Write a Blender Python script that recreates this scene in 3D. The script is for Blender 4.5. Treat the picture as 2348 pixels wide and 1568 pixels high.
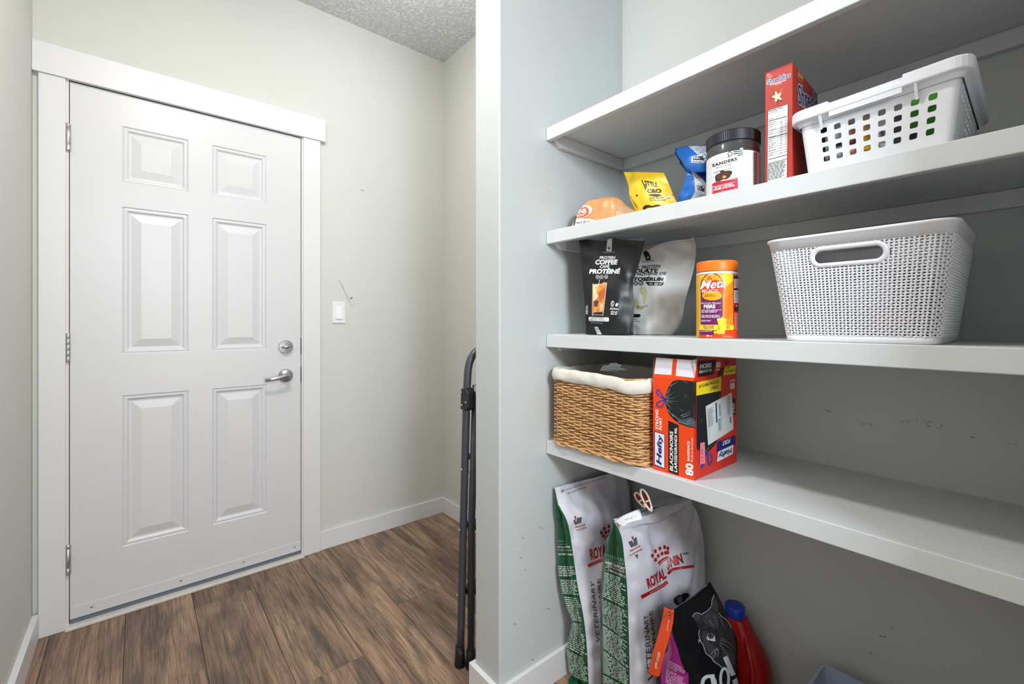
import bpy, bmesh, math, random
from mathutils import Vector as V, Matrix, noise
from mathutils.bvhtree import BVHTree
from mathutils.geometry import tessellate_polygon

for o in list(bpy.data.objects):
    bpy.data.objects.remove(o)
S = bpy.context.scene
COL = S.collection
R = random.Random(7)

# ------------------------------------------------------------------ camera, light, exposure
FPX, ALPHA, HY, CX, EYE = 1029.08, 0.878183, 739.51, 1174.0, 1.147
cam = bpy.data.cameras.new('camera')
cam.sensor_width = 36.0
cam.sensor_fit = 'HORIZONTAL'
cam.lens = FPX / 2348 * 36
cam.shift_y = -(784 - HY) / 2348
cam.clip_start = 0.02
camo = bpy.data.objects.new('camera', cam)
COL.objects.link(camo)
camo.location = (0, 0, EYE)
camo.rotation_euler = (math.pi / 2, 0, ALPHA - math.pi / 2)
S.camera = camo
S.view_settings.view_transform = 'Standard'
S.view_settings.look = 'None'
S.view_settings.exposure = 0.04
S.view_settings.gamma = 1.0
S.view_settings.use_curve_mapping = False

wd = bpy.data.worlds.new('world')
S.world = wd
wd.use_nodes = True
wd.node_tree.nodes['Background'].inputs[0].default_value = (0.8, 0.9, 1.0, 1)
wd.node_tree.nodes['Background'].inputs[1].default_value = 0.25


def area_light(name, loc, target, w, h, energy, color, shape='RECTANGLE'):
    l = bpy.data.lights.new(name, 'AREA')
    l.shape = shape
    l.size = w
    if shape in ('RECTANGLE', 'ELLIPSE'):
        l.size_y = h
    l.energy = energy
    l.color = color
    o = bpy.data.objects.new(name, l)
    COL.objects.link(o)
    o.location = loc
    o.rotation_euler = (V(target) - V(loc)).to_track_quat('-Z', 'Y').to_euler()
    return o


pl = bpy.data.lights.new('ceiling_lamp', 'POINT')
pl.energy = 7
pl.color = (1.0, 0.965, 0.92)
pl.shadow_soft_size = 0.075
plo = bpy.data.objects.new('ceiling_lamp', pl)
COL.objects.link(plo)
plo.location = (0.16, 0.98, 2.60)
pl2 = bpy.data.lights.new('entry_lamp', 'POINT')  # fill light without a fixture, added to brighten the entry
pl2.energy = 6.5
pl2.color = (1.0, 0.985, 0.97)
pl2.shadow_soft_size = 0.12
plo2 = bpy.data.objects.new('entry_lamp', pl2)
COL.objects.link(plo2)
plo2.location = (0.85, 1.6, 2.45)
area_light('ceiling_downlight', (0.16, 0.98, 2.66), (0.16, 0.98, 0), 0.15, 0.15, 18, (1.0, 0.965, 0.92), 'DISK')
area_light('flash_softbox', (0.02, -1.3, 1.93), (1.2, 0.75, 1.25), 0.4, 0.4, 13.8, (0.84, 0.93, 1.0)).data.spread = math.radians(100)

area_light('hall_daylight', (0.42, -1.62, 0.95), (0.6, 2.3, 0.6), 0.6, 1.5, 19, (1.0, 0.98, 0.96))  # unseen fill panel behind the camera, added to even out the hall

# ------------------------------------------------------------------ helpers
FW = V((math.cos(ALPHA), math.sin(ALPHA), 0))
RT = V((math.sin(ALPHA), -math.cos(ALPHA), 0))
EYEV = V((0, 0, EYE))


def ray(x, y):
    return FW + RT * ((x - CX) / FPX) + V((0, 0, (HY - y) / FPX))


def onX(x, y, X):
    r = ray(x, y)
    return EYEV + r * (X / r.x)


def onY(x, y, Y):
    r = ray(x, y)
    return EYEV + r * (Y / r.y)


def onZ(x, y, Z):
    r = ray(x, y)
    return EYEV + r * ((Z - EYE) / r.z)


def lin(c):
    return tuple(((v / 255) / 12.92 if v / 255 <= 0.04045 else ((v / 255 + 0.055) / 1.055) ** 2.4) for v in c)


MATS = {}


def mat(name, rgb, rough=0.5, metal=0.0, spec=0.5, vary=0.0, vscale=8.0, bump=0.0, bscale=60.0, trans=0.0, coat=0.0, stretch=None):
    if name in MATS:
        return MATS[name]
    m = bpy.data.materials.new(name)
    m.use_nodes = True
    nt = m.node_tree
    b = nt.nodes['Principled BSDF']
    c = lin(rgb)
    b.inputs['Base Color'].default_value = (*c, 1)
    b.inputs['Roughness'].default_value = rough
    b.inputs['Metallic'].default_value = metal
    b.inputs['Specular IOR Level'].default_value = spec
    b.inputs['Transmission Weight'].default_value = trans
    b.inputs['Coat Weight'].default_value = coat
    if vary or bump:
        g = nt.nodes.new('ShaderNodeNewGeometry')
        src = g.outputs['Position']
        if stretch:
            mp = nt.nodes.new('ShaderNodeMapping')
            mp.inputs['Scale'].default_value = stretch
            nt.links.new(src, mp.inputs[0])
            src = mp.outputs[0]
    if vary:
        n = nt.nodes.new('ShaderNodeTexNoise')
        n.inputs['Scale'].default_value = vscale
        n.inputs['Detail'].default_value = 5
        nt.links.new(src, n.inputs['Vector'])
        r = nt.nodes.new('ShaderNodeValToRGB')
        r.color_ramp.elements[0].position = 0.3
        r.color_ramp.elements[1].position = 0.7
        r.color_ramp.elements[0].color = (*[v * (1 - vary) for v in c], 1)
        r.color_ramp.elements[1].color = (*[min(1, v * (1 + vary)) for v in c], 1)
        nt.links.new(n.outputs['Fac'], r.inputs[0])
        nt.links.new(r.outputs[0], b.inputs['Base Color'])
    if bump:
        n2 = nt.nodes.new('ShaderNodeTexNoise')
        n2.inputs['Scale'].default_value = bscale
        n2.inputs['Detail'].default_value = 3
        nt.links.new(src, n2.inputs['Vector'])
        bp = nt.nodes.new('ShaderNodeBump')
        bp.inputs['Strength'].default_value = bump
        bp.inputs['Distance'].default_value = 0.002
        nt.links.new(n2.outputs['Fac'], bp.inputs['Height'])
        nt.links.new(bp.outputs[0], b.inputs['Normal'])
    MATS[name] = m
    return m


class MB:
    """collects geometry in world coordinates; becomes ONE mesh object"""

    def __init__(s):
        s.v, s.f = [], []

    def add(s, vs, fs):
        n = len(s.v)
        s.v += [V(p) for p in vs]
        s.f += [tuple(i + n for i in f) for f in fs]
        return s

    def box(s, x0, x1, y0, y1, z0, z1):
        vs = [(x, y, z) for z in (z0, z1) for y in (y0, y1) for x in (x0, x1)]
        return s.add(vs, [(0, 2, 3, 1), (4, 5, 7, 6), (0, 1, 5, 4), (2, 6, 7, 3), (0, 4, 6, 2), (1, 3, 7, 5)])

    def grid(s, rows, closed=False, flip=False):
        nr, nc = len(rows), len(rows[0])
        vs = [p for r in rows for p in r]
        fs = []
        for i in range(nr - 1):
            for j in range(nc if closed else nc - 1):
                k = (j + 1) % nc
                q = (i * nc + j, i * nc + k, (i + 1) * nc + k, (i + 1) * nc + j)
                fs.append(q[::-1] if flip else q)
        return s.add(vs, fs)

    def prism(s, pts, d):
        """closed polygon of 3d points extruded by vector d"""
        n = len(pts)
        d = V(d)
        vs = [V(p) for p in pts] + [V(p) + d for p in pts]
        fs = [tuple(range(n))[::-1], tuple(range(n, 2 * n))]
        fs += [(i, (i + 1) % n, n + (i + 1) % n, n + i) for i in range(n)]
        return s.add(vs, fs)

    def tube(s, pts, r, n=8, closed=False, caps=True, flat=1.0):
        pts = [V(p) for p in pts]
        m = len(pts)
        rows = []
        up = None
        for i, p in enumerate(pts):
            a = pts[(i - 1) % m] if (closed or i) else p
            b = pts[(i + 1) % m] if (closed or i < m - 1) else p
            t = (b - a).normalized()
            if up is None:
                up = V((0, 0, 1)) if abs(t.z) < 0.9 else V((1, 0, 0))
            x = t.cross(up).normalized()
            up = x.cross(t).normalized()
            rr = r[i] if isinstance(r, (list, tuple)) else r
            rows.append([p + (x * math.cos(q) * flat + up * math.sin(q)) * rr for q in (2 * math.pi * k / n for k in range(n))])
        if closed:
            rows.append(rows[0])
        s.grid(rows, closed=True)
        if caps and not closed:
            base = len(s.v) - m * n
            s.f.append(tuple(base + k for k in range(n))[::-1])
            s.f.append(tuple(base + (m - 1) * n + k for k in range(n)))
        return s

    def lathe(s, prof, c, n=40, axis='z', caps=True):
        c = V(c)
        rows = []
        for r, h in prof:
            row = []
            for k in range(n):
                a = 2 * math.pi * k / n
                u, w = r * math.cos(a), r * math.sin(a)
                row.append(c + (V((u, w, h)) if axis == 'z' else V((w, h, u)) if axis == 'y' else V((h, u, w))))
            rows.append(row)
        b = len(s.v)
        s.grid(rows, closed=True)
        if caps:
            s.f.append(tuple(b + k for k in range(n))[::-1])
            e = b + (len(prof) - 1) * n
            s.f.append(tuple(e + k for k in range(n)))
        return s

    def bvh(s):
        return BVHTree.FromPolygons(s.v, s.f)


def root_loc(p):
    q = V((0, 0, 0))
    while p:
        q += p.location
        p = p.parent
    return q


def obj(name, mb, m, parent=None, smooth=False, bevel=0.0, solid=0.0, label=None, kind=None, cat=None, group=None, subsurf=0, seg=2):
    off = root_loc(parent)
    me = bpy.data.meshes.new(name)
    me.from_pydata([p - off for p in mb.v], [], mb.f)
    bm = bmesh.new()
    bm.from_mesh(me)
    bmesh.ops.recalc_face_normals(bm, faces=bm.faces)
    bm.to_mesh(me)
    bm.free()
    for mm in (m if isinstance(m, list) else [m]):
        me.materials.append(mm)
    if smooth:
        me.polygons.foreach_set('use_smooth', [True] * len(me.polygons))
    o = bpy.data.objects.new(name, me)
    COL.objects.link(o)
    if parent:
        o.parent = parent
    if solid:
        md = o.modifiers.new('thickness', 'SOLIDIFY')
        md.thickness = solid
        md.offset = 0 if solid < .0005 else -1
    if bevel:
        md = o.modifiers.new('bevel', 'BEVEL')
        md.width = bevel
        md.segments = seg
        md.limit_method = 'ANGLE'
        md.angle_limit = math.radians(40)
        md.harden_normals = False
    if subsurf:
        md = o.modifiers.new('sub', 'SUBSURF')
        md.levels = md.render_levels = subsurf
    for k, val in (('label', label), ('kind', kind), ('category', cat), ('group', group)):
        if val:
            o[k] = val
    return o


def thing(name, label, cat, loc, group=None):
    o = bpy.data.objects.new(name, None)
    o.empty_display_size = 0.05
    COL.objects.link(o)
    o.location = loc
    o['label'] = label
    o['category'] = cat
    if group:
        o['group'] = group
    return o


def struct(name, mb, m, **k):
    return obj(name, mb, m, kind='structure', **k)


def cr(pts, n):
    """n+1 samples of a Catmull-Rom curve through pts"""
    pts = [V(p) for p in pts]
    out = []
    m = len(pts) - 1
    for i in range(n + 1):
        t = i / n * m
        k = min(int(t), m - 1)
        t -= k
        p1, p2 = pts[k], pts[k + 1]
        p0 = pts[k - 1] if k else p1 * 2 - p2
        p3 = pts[k + 2] if k + 2 <= m else p2 * 2 - p1
        out.append(0.5 * ((2 * p1) + (p2 - p0) * t + (2 * p0 - 5 * p1 + 4 * p2 - p3) * t * t + (3 * p1 - p0 - 3 * p2 + p3) * t ** 3))
    return out


def sheet(rows, nu, nv, amp=0.0, scale=12.0, seed=0.0, edge=True):
    """dense wrinkled sheet through rows of control points"""
    rr = [cr(r, nu) for r in rows]
    cols = [cr([r[j] for r in rr], nv) for j in range(nu + 1)]
    g = [[cols[j][i] for j in range(nu + 1)] for i in range(nv + 1)]
    if amp:
        h = [[p.copy() for p in r] for r in g]
        for i in range(nv + 1):
            for j in range(nu + 1):
                if edge and j in (0, nu):
                    continue
                a, b = g[i][max(j - 1, 0)], g[i][min(j + 1, nu)]
                c, d = g[max(i - 1, 0)][j], g[min(i + 1, nv)][j]
                n = (b - a).cross(d - c)
                if n.length < 1e-9:
                    continue
                n.normalize()
                w = min(1, min(j, nu - j) / 3) if edge else 1
                p = g[i][j] * scale + V((seed, seed * 2, 0))
                q = abs(noise.noise(p)) * 1.4 - 0.35 + noise.noise(p * 2.3) * 0.45
                h[i][j] += n * (q * amp * w)
        g = h
    return MB().grid(g), g


# ------------------------------------------------------------------ printed decals
def textmesh(s, bold=0.0, shear=0.0, space=1.0):
    c = bpy.data.curves.new('t', 'FONT')
    c.body = s
    c.offset = bold
    c.shear = shear
    c.space_character = space
    c.resolution_u = 3
    o = bpy.data.objects.new('t', c)
    COL.objects.link(o)
    me = o.to_mesh()
    me.calc_loop_triangles()
    vs = [(v.co.x, v.co.y) for v in me.vertices]
    ts = [tuple(t.vertices) for t in me.loop_triangles]
    o.to_mesh_clear()
    bpy.data.objects.remove(o)
    bpy.data.curves.remove(c)
    return vs, ts


def homog(q):
    """bilinear-perspective map from unit square to the quad bl,br,tr,tl"""
    (x0, y0), (x1, y1), (x2, y2), (x3, y3) = q
    dx1, dx2, sx = x1 - x2, x3 - x2, x0 - x1 + x2 - x3
    dy1, dy2, sy = y1 - y2, y3 - y2, y0 - y1 + y2 - y3
    den = dx1 * dy2 - dx2 * dy1
    if abs(den) < 1e-9:
        den = 1e-9
    g = (sx * dy2 - dx2 * sy) / den
    h = (dx1 * sy - sx * dy1) / den
    a, b, c = x1 - x0 + g * x1, x3 - x0 + h * x3, x0
    d, e, f = y1 - y0 + g * y1, y3 - y0 + h * y3, y0
    return lambda u, v: ((a * u + b * v + c) / (g * u + h * v + 1), (d * u + e * v + f) / (g * u + h * v + 1))


class Print:
    """flat print laid on the surfaces of one thing; coordinates are read off a
    magnified crop of the reference (x0, y0, magnification) and land on the real surface"""

    def __init__(s, targets, frame, L=6.0, rough=0.45, lift=0.00025):
        s.b = [t.bvh() for t in targets]
        s.fr, s.L, s.rough = frame, L, rough
        s.buckets = {}
        s.lift = lift
        s.layer = 0

    def hit(s, x, y):
        x0, y0, k = s.fr
        d = ray(x0 + x / k, y0 + y / k).normalized()
        best = None
        for b in s.b:
            p, n, i, t = b.ray_cast(EYEV, d)
            if p is not None and (best is None or t < best[2]):
                best = (p, n, t)
        if best is None:
            return None
        p, n, t = best
        if n.dot(d) > 0:
            n = -n
        return p + n * (s.lift + 0.00009 * s.layer)

    def tris(s, vs, ts, color):
        L = s.L * s.fr[2]
        vs = list(vs)
        todo = [tuple(t) for t in ts]
        out = []
        while todo:
            t = todo.pop()
            e = []
            for i in range(3):
                a, b = vs[t[i]], vs[t[(i + 1) % 3]]
                e.append(math.hypot(a[0] - b[0], a[1] - b[1]))
            i = e.index(max(e))
            if e[i] <= L:
                out.append(t)
                continue
            a, b, c = t[i], t[(i + 1) % 3], t[(i + 2) % 3]
            vs.append(((vs[a][0] + vs[b][0]) / 2, (vs[a][1] + vs[b][1]) / 2))
            m = len(vs) - 1
            todo += [(a, m, c), (m, b, c)]
        pts = [s.hit(*p) for p in vs]
        mb = s.buckets.setdefault(color, MB())
        n = len(mb.v)
        idx = {}
        for t in out:
            if any(pts[i] is None for i in t):
                continue
            q = [pts[i] for i in t]
            if max((q[0] - q[1]).length, (q[1] - q[2]).length, (q[2] - q[0]).length) > 0.05:
                continue
            for i in t:
                if i not in idx:
                    idx[i] = len(mb.v)
                    mb.v.append(pts[i])
            mb.f.append(tuple(idx[i] for i in t))

    def up(s, n=1):
        s.layer += n
        return s

    def poly(s, pts, color):
        ts = tessellate_polygon([[V((x, y, 0)) for x, y in pts]])
        s.tris(pts, ts, color)
        return s

    def ell(s, cx, cy, rx, ry, color, n=28, rot=0):
        c, k = math.cos(rot), math.sin(rot)
        return s.poly([(cx + rx * math.cos(a) * c - ry * math.sin(a) * k, cy + rx * math.cos(a) * k + ry * math.sin(a) * c) for a in (2 * math.pi * i / n for i in range(n))], color)

    def stroke(s, pts, w, color, taper=False, smooth=True):
        if smooth and 3 < len(pts) < 20:
            pts = [(p.x, p.y) for p in cr([(x, y, 0) for x, y in pts], (len(pts) - 1) * 5)]
        n = len(pts)
        L, Rr = [], []
        for i, p in enumerate(pts):
            a, b = pts[max(i - 1, 0)], pts[min(i + 1, n - 1)]
            d = math.hypot(b[0] - a[0], b[1] - a[1]) or 1
            nx, ny = -(b[1] - a[1]) / d, (b[0] - a[0]) / d
            ww = w / 2 * ((1 - i / (n - 1) * 0.85) if taper else 1)
            L.append((p[0] + nx * ww, p[1] + ny * ww))
            Rr.append((p[0] - nx * ww, p[1] - ny * ww))
        vs = L + Rr
        ts = []
        for i in range(n - 1):
            ts += [(i, i + 1, n + i + 1), (i, n + i + 1, n + i)]
        s.tris(vs, ts, color)
        return s

    def ring(s, cx, cy, rx, ry, w, color, n=28):
        return s.stroke([(cx + rx * math.cos(2 * math.pi * i / n), cy + ry * math.sin(2 * math.pi * i / n)) for i in range(n + 1)], w, color)

    def quad(s, q, color):
        return s.poly(list(q), color)

    def text(s, t, q, color, bold=0.012, shear=0.0, outline=None, space=1.0):
        """q = bl, br, tr, tl corners of the inked box"""
        base = textmesh(t, bold, shear, space)
        if not base[0]:
            return s
        xs, ys = [p[0] for p in base[0]], [p[1] for p in base[0]]
        x0, x1, y0, y1 = min(xs), max(xs), min(ys), max(ys)
        h = homog(q)
        todo = [(base, color)]
        if outline:
            todo.insert(0, (textmesh(t, bold + outline[1], shear, space), outline[0]))
        for k, ((vs, ts), c) in enumerate(todo):
            if k:
                s.layer += 1
            s.tris([h((x - x0) / (x1 - x0), (y - y0) / (y1 - y0)) for x, y in vs], ts, c)
        if outline:
            s.layer -= 1
        return s

    def t(s, t, bl, br, h, color, h2=None, **k):
        h2 = h if h2 is None else h2
        return s.text(t, [bl, br, (br[0], br[1] - h2), (bl[0], bl[1] - h)], color, **k)

    def lines(s, q, n, color, fill=0.55, words=6, jag=0.25, solid=False):
        """rows of word-like dashes inside the quad tl, tr, br, bl"""
        h = homog([q[3], q[2], q[1], q[0]])
        for i in range(n):
            v1 = 1 - i / n
            v0 = v1 - fill / n
            x = 0.0
            end = 1 - R.random() * jag
            while x < end:
                w = end if solid else (0.5 + R.random()) / words
                x1 = min(x + w, end)
                s.tris([h(x, v0), h(x1, v0), h(x1, v1), h(x, v1)], [(0, 1, 2), (0, 2, 3)], color)
                x = x1 + 0.22 / words
        return s

    def flush(s, parent, name='printed_mark'):
        for c, mb in s.buckets.items():
            if not mb.f:
                continue
            m = mat('ink_%02x%02x%02x_%d' % (*c, int(s.rough * 100)), c, s.rough)
            # one object for each separate mark or line of lettering
            up = list(range(len(mb.v)))

            def find(i):
                while up[i] != i:
                    up[i] = up[up[i]]
                    i = up[i]
                return i
            for f in mb.f:
                for i in f[1:]:
                    up[find(i)] = find(f[0])
            isl = {}
            for i, p in enumerate(mb.v):
                b = isl.setdefault(find(i), [list(p), list(p)])
                for k in range(3):
                    b[0][k] = min(b[0][k], p[k])
                    b[1][k] = max(b[1][k], p[k])
            keys = list(isl)
            size = [max(isl[k][1][q] - isl[k][0][q] for q in range(3)) for k in keys]
            g = list(range(len(keys)))

            def fg(i):
                while g[i] != i:
                    g[i] = g[g[i]]
                    i = g[i]
                return i
            for i in range(len(keys)):
                la, ha = isl[keys[i]]
                for j in range(i):
                    if fg(i) == fg(j):
                        continue
                    lb, hb = isl[keys[j]]
                    gap = math.sqrt(sum(max(0, la[q] - hb[q], lb[q] - ha[q]) ** 2 for q in range(3)))
                    if gap <= max(0.0195, 0.49 * max(size[i], size[j])):
                        g[fg(i)] = fg(j)
            part = {k: fg(i) for i, k in enumerate(keys)}
            out = {}
            for f in mb.f:
                out.setdefault(part[find(f[0])], []).append(f)
            for fs in out.values():
                idx = {}
                q = MB()
                for f in fs:
                    for i in f:
                        if i not in idx:
                            idx[i] = len(q.v)
                            q.v.append(mb.v[i])
                    q.f.append(tuple(idx[i] for i in f))
                obj(name, q, m, parent)
        s.buckets = {}


WHITE, BLACK = (238, 238, 238), (18, 18, 20)

# ------------------------------------------------------------------ materials of the room
WALL = mat('wall_paint', (208, 209, 204), 0.75, vary=0.012, vscale=3, bump=0.05, bscale=180)
PWALL = mat('pantry_paint', (192, 196, 196), 0.6, vary=0.015, vscale=3, bump=0.04, bscale=150)  # same paint as the hall; pantry's dimmer, bluer light put into the colour
TRIM = mat('trim_paint', (222, 222, 224), 0.38, vary=0.01, vscale=5)
DOORP = mat('door_paint', (214, 214, 217), 0.35, vary=0.008, vscale=4)
SHELFP = mat('shelf_paint', (207, 210, 212), 0.42, vary=0.015, vscale=14, bump=0.06, bscale=90)
NICKEL = mat('satin_nickel', (186, 186, 190), 0.28, metal=1.0)
STEELD = mat('hinge_steel', (196, 195, 194), 0.36, metal=1.0)
DARK = mat('dark_gap', (16, 16, 17), 0.8)


def ceiling_mat():
    m = mat('stipple_ceiling', (222, 222, 224), 0.9)
    nt = m.node_tree
    b = nt.nodes['Principled BSDF']
    g = nt.nodes.new('ShaderNodeNewGeometry')
    n = nt.nodes.new('ShaderNodeTexNoise')
    n.inputs['Scale'].default_value = 55
    n.inputs['Detail'].default_value = 4
    n.inputs['Distortion'].default_value = 1.2
    nt.links.new(g.outputs['Position'], n.inputs['Vector'])
    r = nt.nodes.new('ShaderNodeValToRGB')
    r.color_ramp.elements[0].position = 0.45
    r.color_ramp.elements[1].position = 0.62
    nt.links.new(n.outputs['Fac'], r.inputs[0])
    bp = nt.nodes.new('ShaderNodeBump')
    bp.inputs['Strength'].default_value = 0.9
    bp.inputs['Distance'].default_value = 0.005
    nt.links.new(r.outputs[0], bp.inputs['Height'])
    nt.links.new(bp.outputs[0], b.inputs['Normal'])
    return m


def wood_mat():
    m = bpy.data.materials.new('plank_wood')
    m.use_nodes = True
    nt = m.node_tree
    L = nt.links.new
    N = nt.nodes.new
    b = nt.nodes['Principled BSDF']
    g = N('ShaderNodeNewGeometry')
    oi = N('ShaderNodeObjectInfo')
    off = N('ShaderNodeVectorMath')
    off.operation = 'SCALE'
    off.inputs[0].default_value = (7.3, 13.1, 3.7)
    L(oi.outputs['Random'], off.inputs['Scale'])
    ad = N('ShaderNodeVectorMath')
    L(g.outputs['Position'], ad.inputs[0])
    L(off.outputs[0], ad.inputs[1])

    def noise_(scale, sc, det, dist=0.0, rough=0.6):
        mp = N('ShaderNodeMapping')
        mp.inputs['Scale'].default_value = sc
        L(ad.outputs[0], mp.inputs[0])
        n = N('ShaderNodeTexNoise')
        n.inputs['Scale'].default_value = scale
        n.inputs['Detail'].default_value = det
        n.inputs['Distortion'].default_value = dist
        n.inputs['Roughness'].default_value = rough
        L(mp.outputs[0], n.inputs['Vector'])
        return n.outputs['Fac']

    def ramp(fac, *st):
        r = N('ShaderNodeValToRGB')
        e = r.color_ramp.elements
        while len(e) < len(st):
            e.new(0.5)
        for i, (p, c) in enumerate(st):
            e[i].position = p
            e[i].color = (*lin(c), 1)
        L(fac, r.inputs[0])
        return r.outputs[0]

    def mix(fac, a, c, mode='MIX'):
        x = N('ShaderNodeMix')
        x.data_type = 'RGBA'
        x.blend_type = mode
        if isinstance(fac, float):
            x.inputs[0].default_value = fac
        else:
            L(fac, x.inputs[0])
        L(a, x.inputs[6])
        L(c, x.inputs[7])
        return x.outputs[2]
    broad = noise_(1.0, (6, 1.0, 1), 4, 1.2)
    base = ramp(broad, (0.28, (112, 94, 83)), (0.42, (150, 124, 107)), (0.56, (178, 147, 124)), (0.72, (208, 178, 146)))
    cath = noise_(1.0, (34, 1.7, 1), 5, 1.6, 0.6)
    grain = ramp(cath, (0.36, (128, 116, 108)), (0.5, (226, 222, 218)), (0.66, (255, 252, 246)))
    c1 = mix(0.7, base, grain, 'MULTIPLY')
    fine = noise_(1.0, (240, 5, 1), 5, 1.2, 0.75)
    fr = ramp(fine, (0.38, (96, 86, 80)), (0.5, (228, 224, 220)), (0.64, (255, 255, 255)))
    c2 = mix(0.7, c1, fr, 'MULTIPLY')
    dk = noise_(1.0, (7, 2.0, 1), 6, 1.6, 0.6)
    patch = ramp(dk, (0.52, (0, 0, 0)), (0.66, (255, 255, 255)))
    gray = ramp(broad, (0.0, (84, 77, 71)), (1.0, (112, 102, 93)))
    gm = mix(0.55, gray, fr, 'MULTIPLY')
    half = N('ShaderNodeMath')
    half.operation = 'MULTIPLY'
    half.inputs[1].default_value = 0.75
    L(patch, half.inputs[0])
    c3 = mix(half.outputs[0], c2, gm)
    tone = N('ShaderNodeHueSaturation')
    mr = N('ShaderNodeMapRange')
    mr.inputs['To Min'].default_value = 0.85
    mr.inputs['To Max'].default_value = 1.12
    L(oi.outputs['Random'], mr.inputs['Value'])
    L(mr.outputs[0], tone.inputs['Value'])
    L(c3, tone.inputs['Color'])
    L(tone.outputs[0], b.inputs['Base Color'])
    b.inputs['Roughness'].default_value = 0.5
    bp = N('ShaderNodeBump')
    bp.inputs['Strength'].default_value = 0.25
    bp.inputs['Distance'].default_value = 0.001
    L(fine, bp.inputs['Height'])
    L(bp.outputs[0], b.inputs['Normal'])
    return m


# ------------------------------------------------------------------ room shell
YB, XL, XR, XE, YP, YP2, ZC = 2.365, -0.299, 1.42, 0.803, 1.025, 1.146, 2.726
XPB, YS, YF = 1.385, -0.08, -1.7
SX0, SX1, SZ1 = -0.2016, 0.6085, 2.0525        # door slab
T = 0.12
struct('wall_left', MB().box(XL - T, XL, YF - T, YB + T, -0.05, ZC), WALL)
wback = struct('wall_back', MB().box(XL, SX0 - 0.012, YB, YB + T, -0.05, ZC).box(SX1 + 0.012, XR, YB, YB + T, -0.05, ZC)
       .box(SX0 - 0.012, SX1 + 0.012, YB, YB + T, SZ1 + 0.012, ZC), WALL)
struct('wall_right', MB().box(XR, XR + T, YP2, YB + T, -0.05, ZC), WALL)
wpart = struct('wall_partition', MB().box(XE, XR + T, YP, YP2, -0.05, ZC), PWALL, bevel=0.004)
wpan = struct('wall_pantry', MB().box(XPB, XR + T, YS - T, YP, -0.05, ZC), PWALL)
struct('wall_near', MB().box(XE, XPB, YS - T, YS, -0.05, ZC), PWALL)  # unseen end wall, set close in to shade the right of the shelves
struct('wall_hall', MB().box(XE, XE + T, YF - T, YS - T, -0.05, ZC), WALL)
struct('wall_front', MB().box(XL, XE, YF - T, YF, -0.05, ZC), WALL)
struct('ceiling', MB().box(XL - T, XR + T, YF - T, YB + T, ZC, ZC + 0.1), ceiling_mat())
floor = struct('floor', MB().box(XL - T, XR + T, YF - T, YB + T, -0.05, -0.006), DARK)
WOOD = wood_mat()
joints = {-1: [1.1, 0.0], 0: [0.95, -0.3], 1: [1.795, 0.58, -0.65], 2: [2.197, 0.98, -0.25], 3: [1.517, 0.3, -0.9], 4: [1.02, -0.2],
          5: [1.705, 0.49, -0.73], 6: [1.28, 0.06, -1.1], 7: [1.9, 0.68, -0.5]}
PW, P0 = 0.2118, -0.2535
PE = [P0 + PW * k for k in range(-1, 9)]
for k in range(-1, 8):
    xs = (max(P0 + PW * k, XL), min(P0 + PW * (k + 1), XR))
    ys = [YB] + joints[k] + [YF]
    for a, b in zip(ys[1:], ys[:-1]):
        obj('plank', MB().box(xs[0] + 0.0006, xs[1] - 0.0006, a + 0.0006, b - 0.0006, -0.006, 0.0), WOOD, floor, bevel=0.0012, seg=1)

BH = 0.092
struct('baseboard_back', MB().box(0.6995, XR - 0.0005, YB - 0.014, YB, 0, BH), TRIM, bevel=0.002)
struct('baseboard_right', MB().box(XR - 0.014, XR, YP2, YB - 0.014, 0, BH), TRIM, bevel=0.002)
struct('baseboard_left', MB().box(XL, XL + 0.018, YF, YB - 0.02, 0, BH), TRIM, bevel=0.002)
struct('baseboard_partition', MB().box(XE - 0.016, XE, YP - 0.013, YP2 + 0.013, 0, BH).box(XE, XPB - 0.013, YP - 0.013, YP, 0, BH)
       .box(XE, XR, YP2, YP2 + 0.013, 0, BH), TRIM, bevel=0.002)
struct('baseboard_pantry', MB().box(XPB - 0.013, XPB, YS, YP, 0, BH), TRIM, bevel=0.002)

# door surround
HB, HT = 2.056, 2.167
struct('trim_1', MB().box(-0.283, SX0 - 0.0105, YB - 0.019, YB, 0, HB), TRIM, bevel=0.002)
struct('trim_2', MB().box(SX1 + 0.0105, 0.699, YB - 0.019, YB, 0, HB), TRIM, bevel=0.002)
struct('trim_3', MB().box(-0.2985, 0.7235, YB - 0.026, YB, HB, HT), TRIM, bevel=0.002)
struct('trim_4', MB().box(SX0 - 0.012, SX0 - 0.0025, YB - 0.009, YB + T, 0, SZ1 + 0.012).box(SX1 + 0.0035, SX1 + 0.012, YB - 0.009, YB + T, 0, SZ1 + 0.012)
       .box(SX0 - 0.012, SX1 + 0.012, YB - 0.009, YB + T, SZ1 + 0.0035, SZ1 + 0.012), mat('jamb_paint', (222, 219, 214), 0.45), bevel=0.001)
struct('trim_5', MB().box(SX0 - 0.012, SX1 + 0.012, YB - 0.036, YB + 0.01, 0, 0.012), mat('threshold_paint', (214, 210, 204), 0.5, vary=0.05, vscale=30), bevel=0.003)
struct('trim_6', MB().box(SX0, SX1, YB - 0.0, YB + 0.1, 0.012, 0.03), mat('sill_rubber', (118, 126, 140), 0.4))

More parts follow.
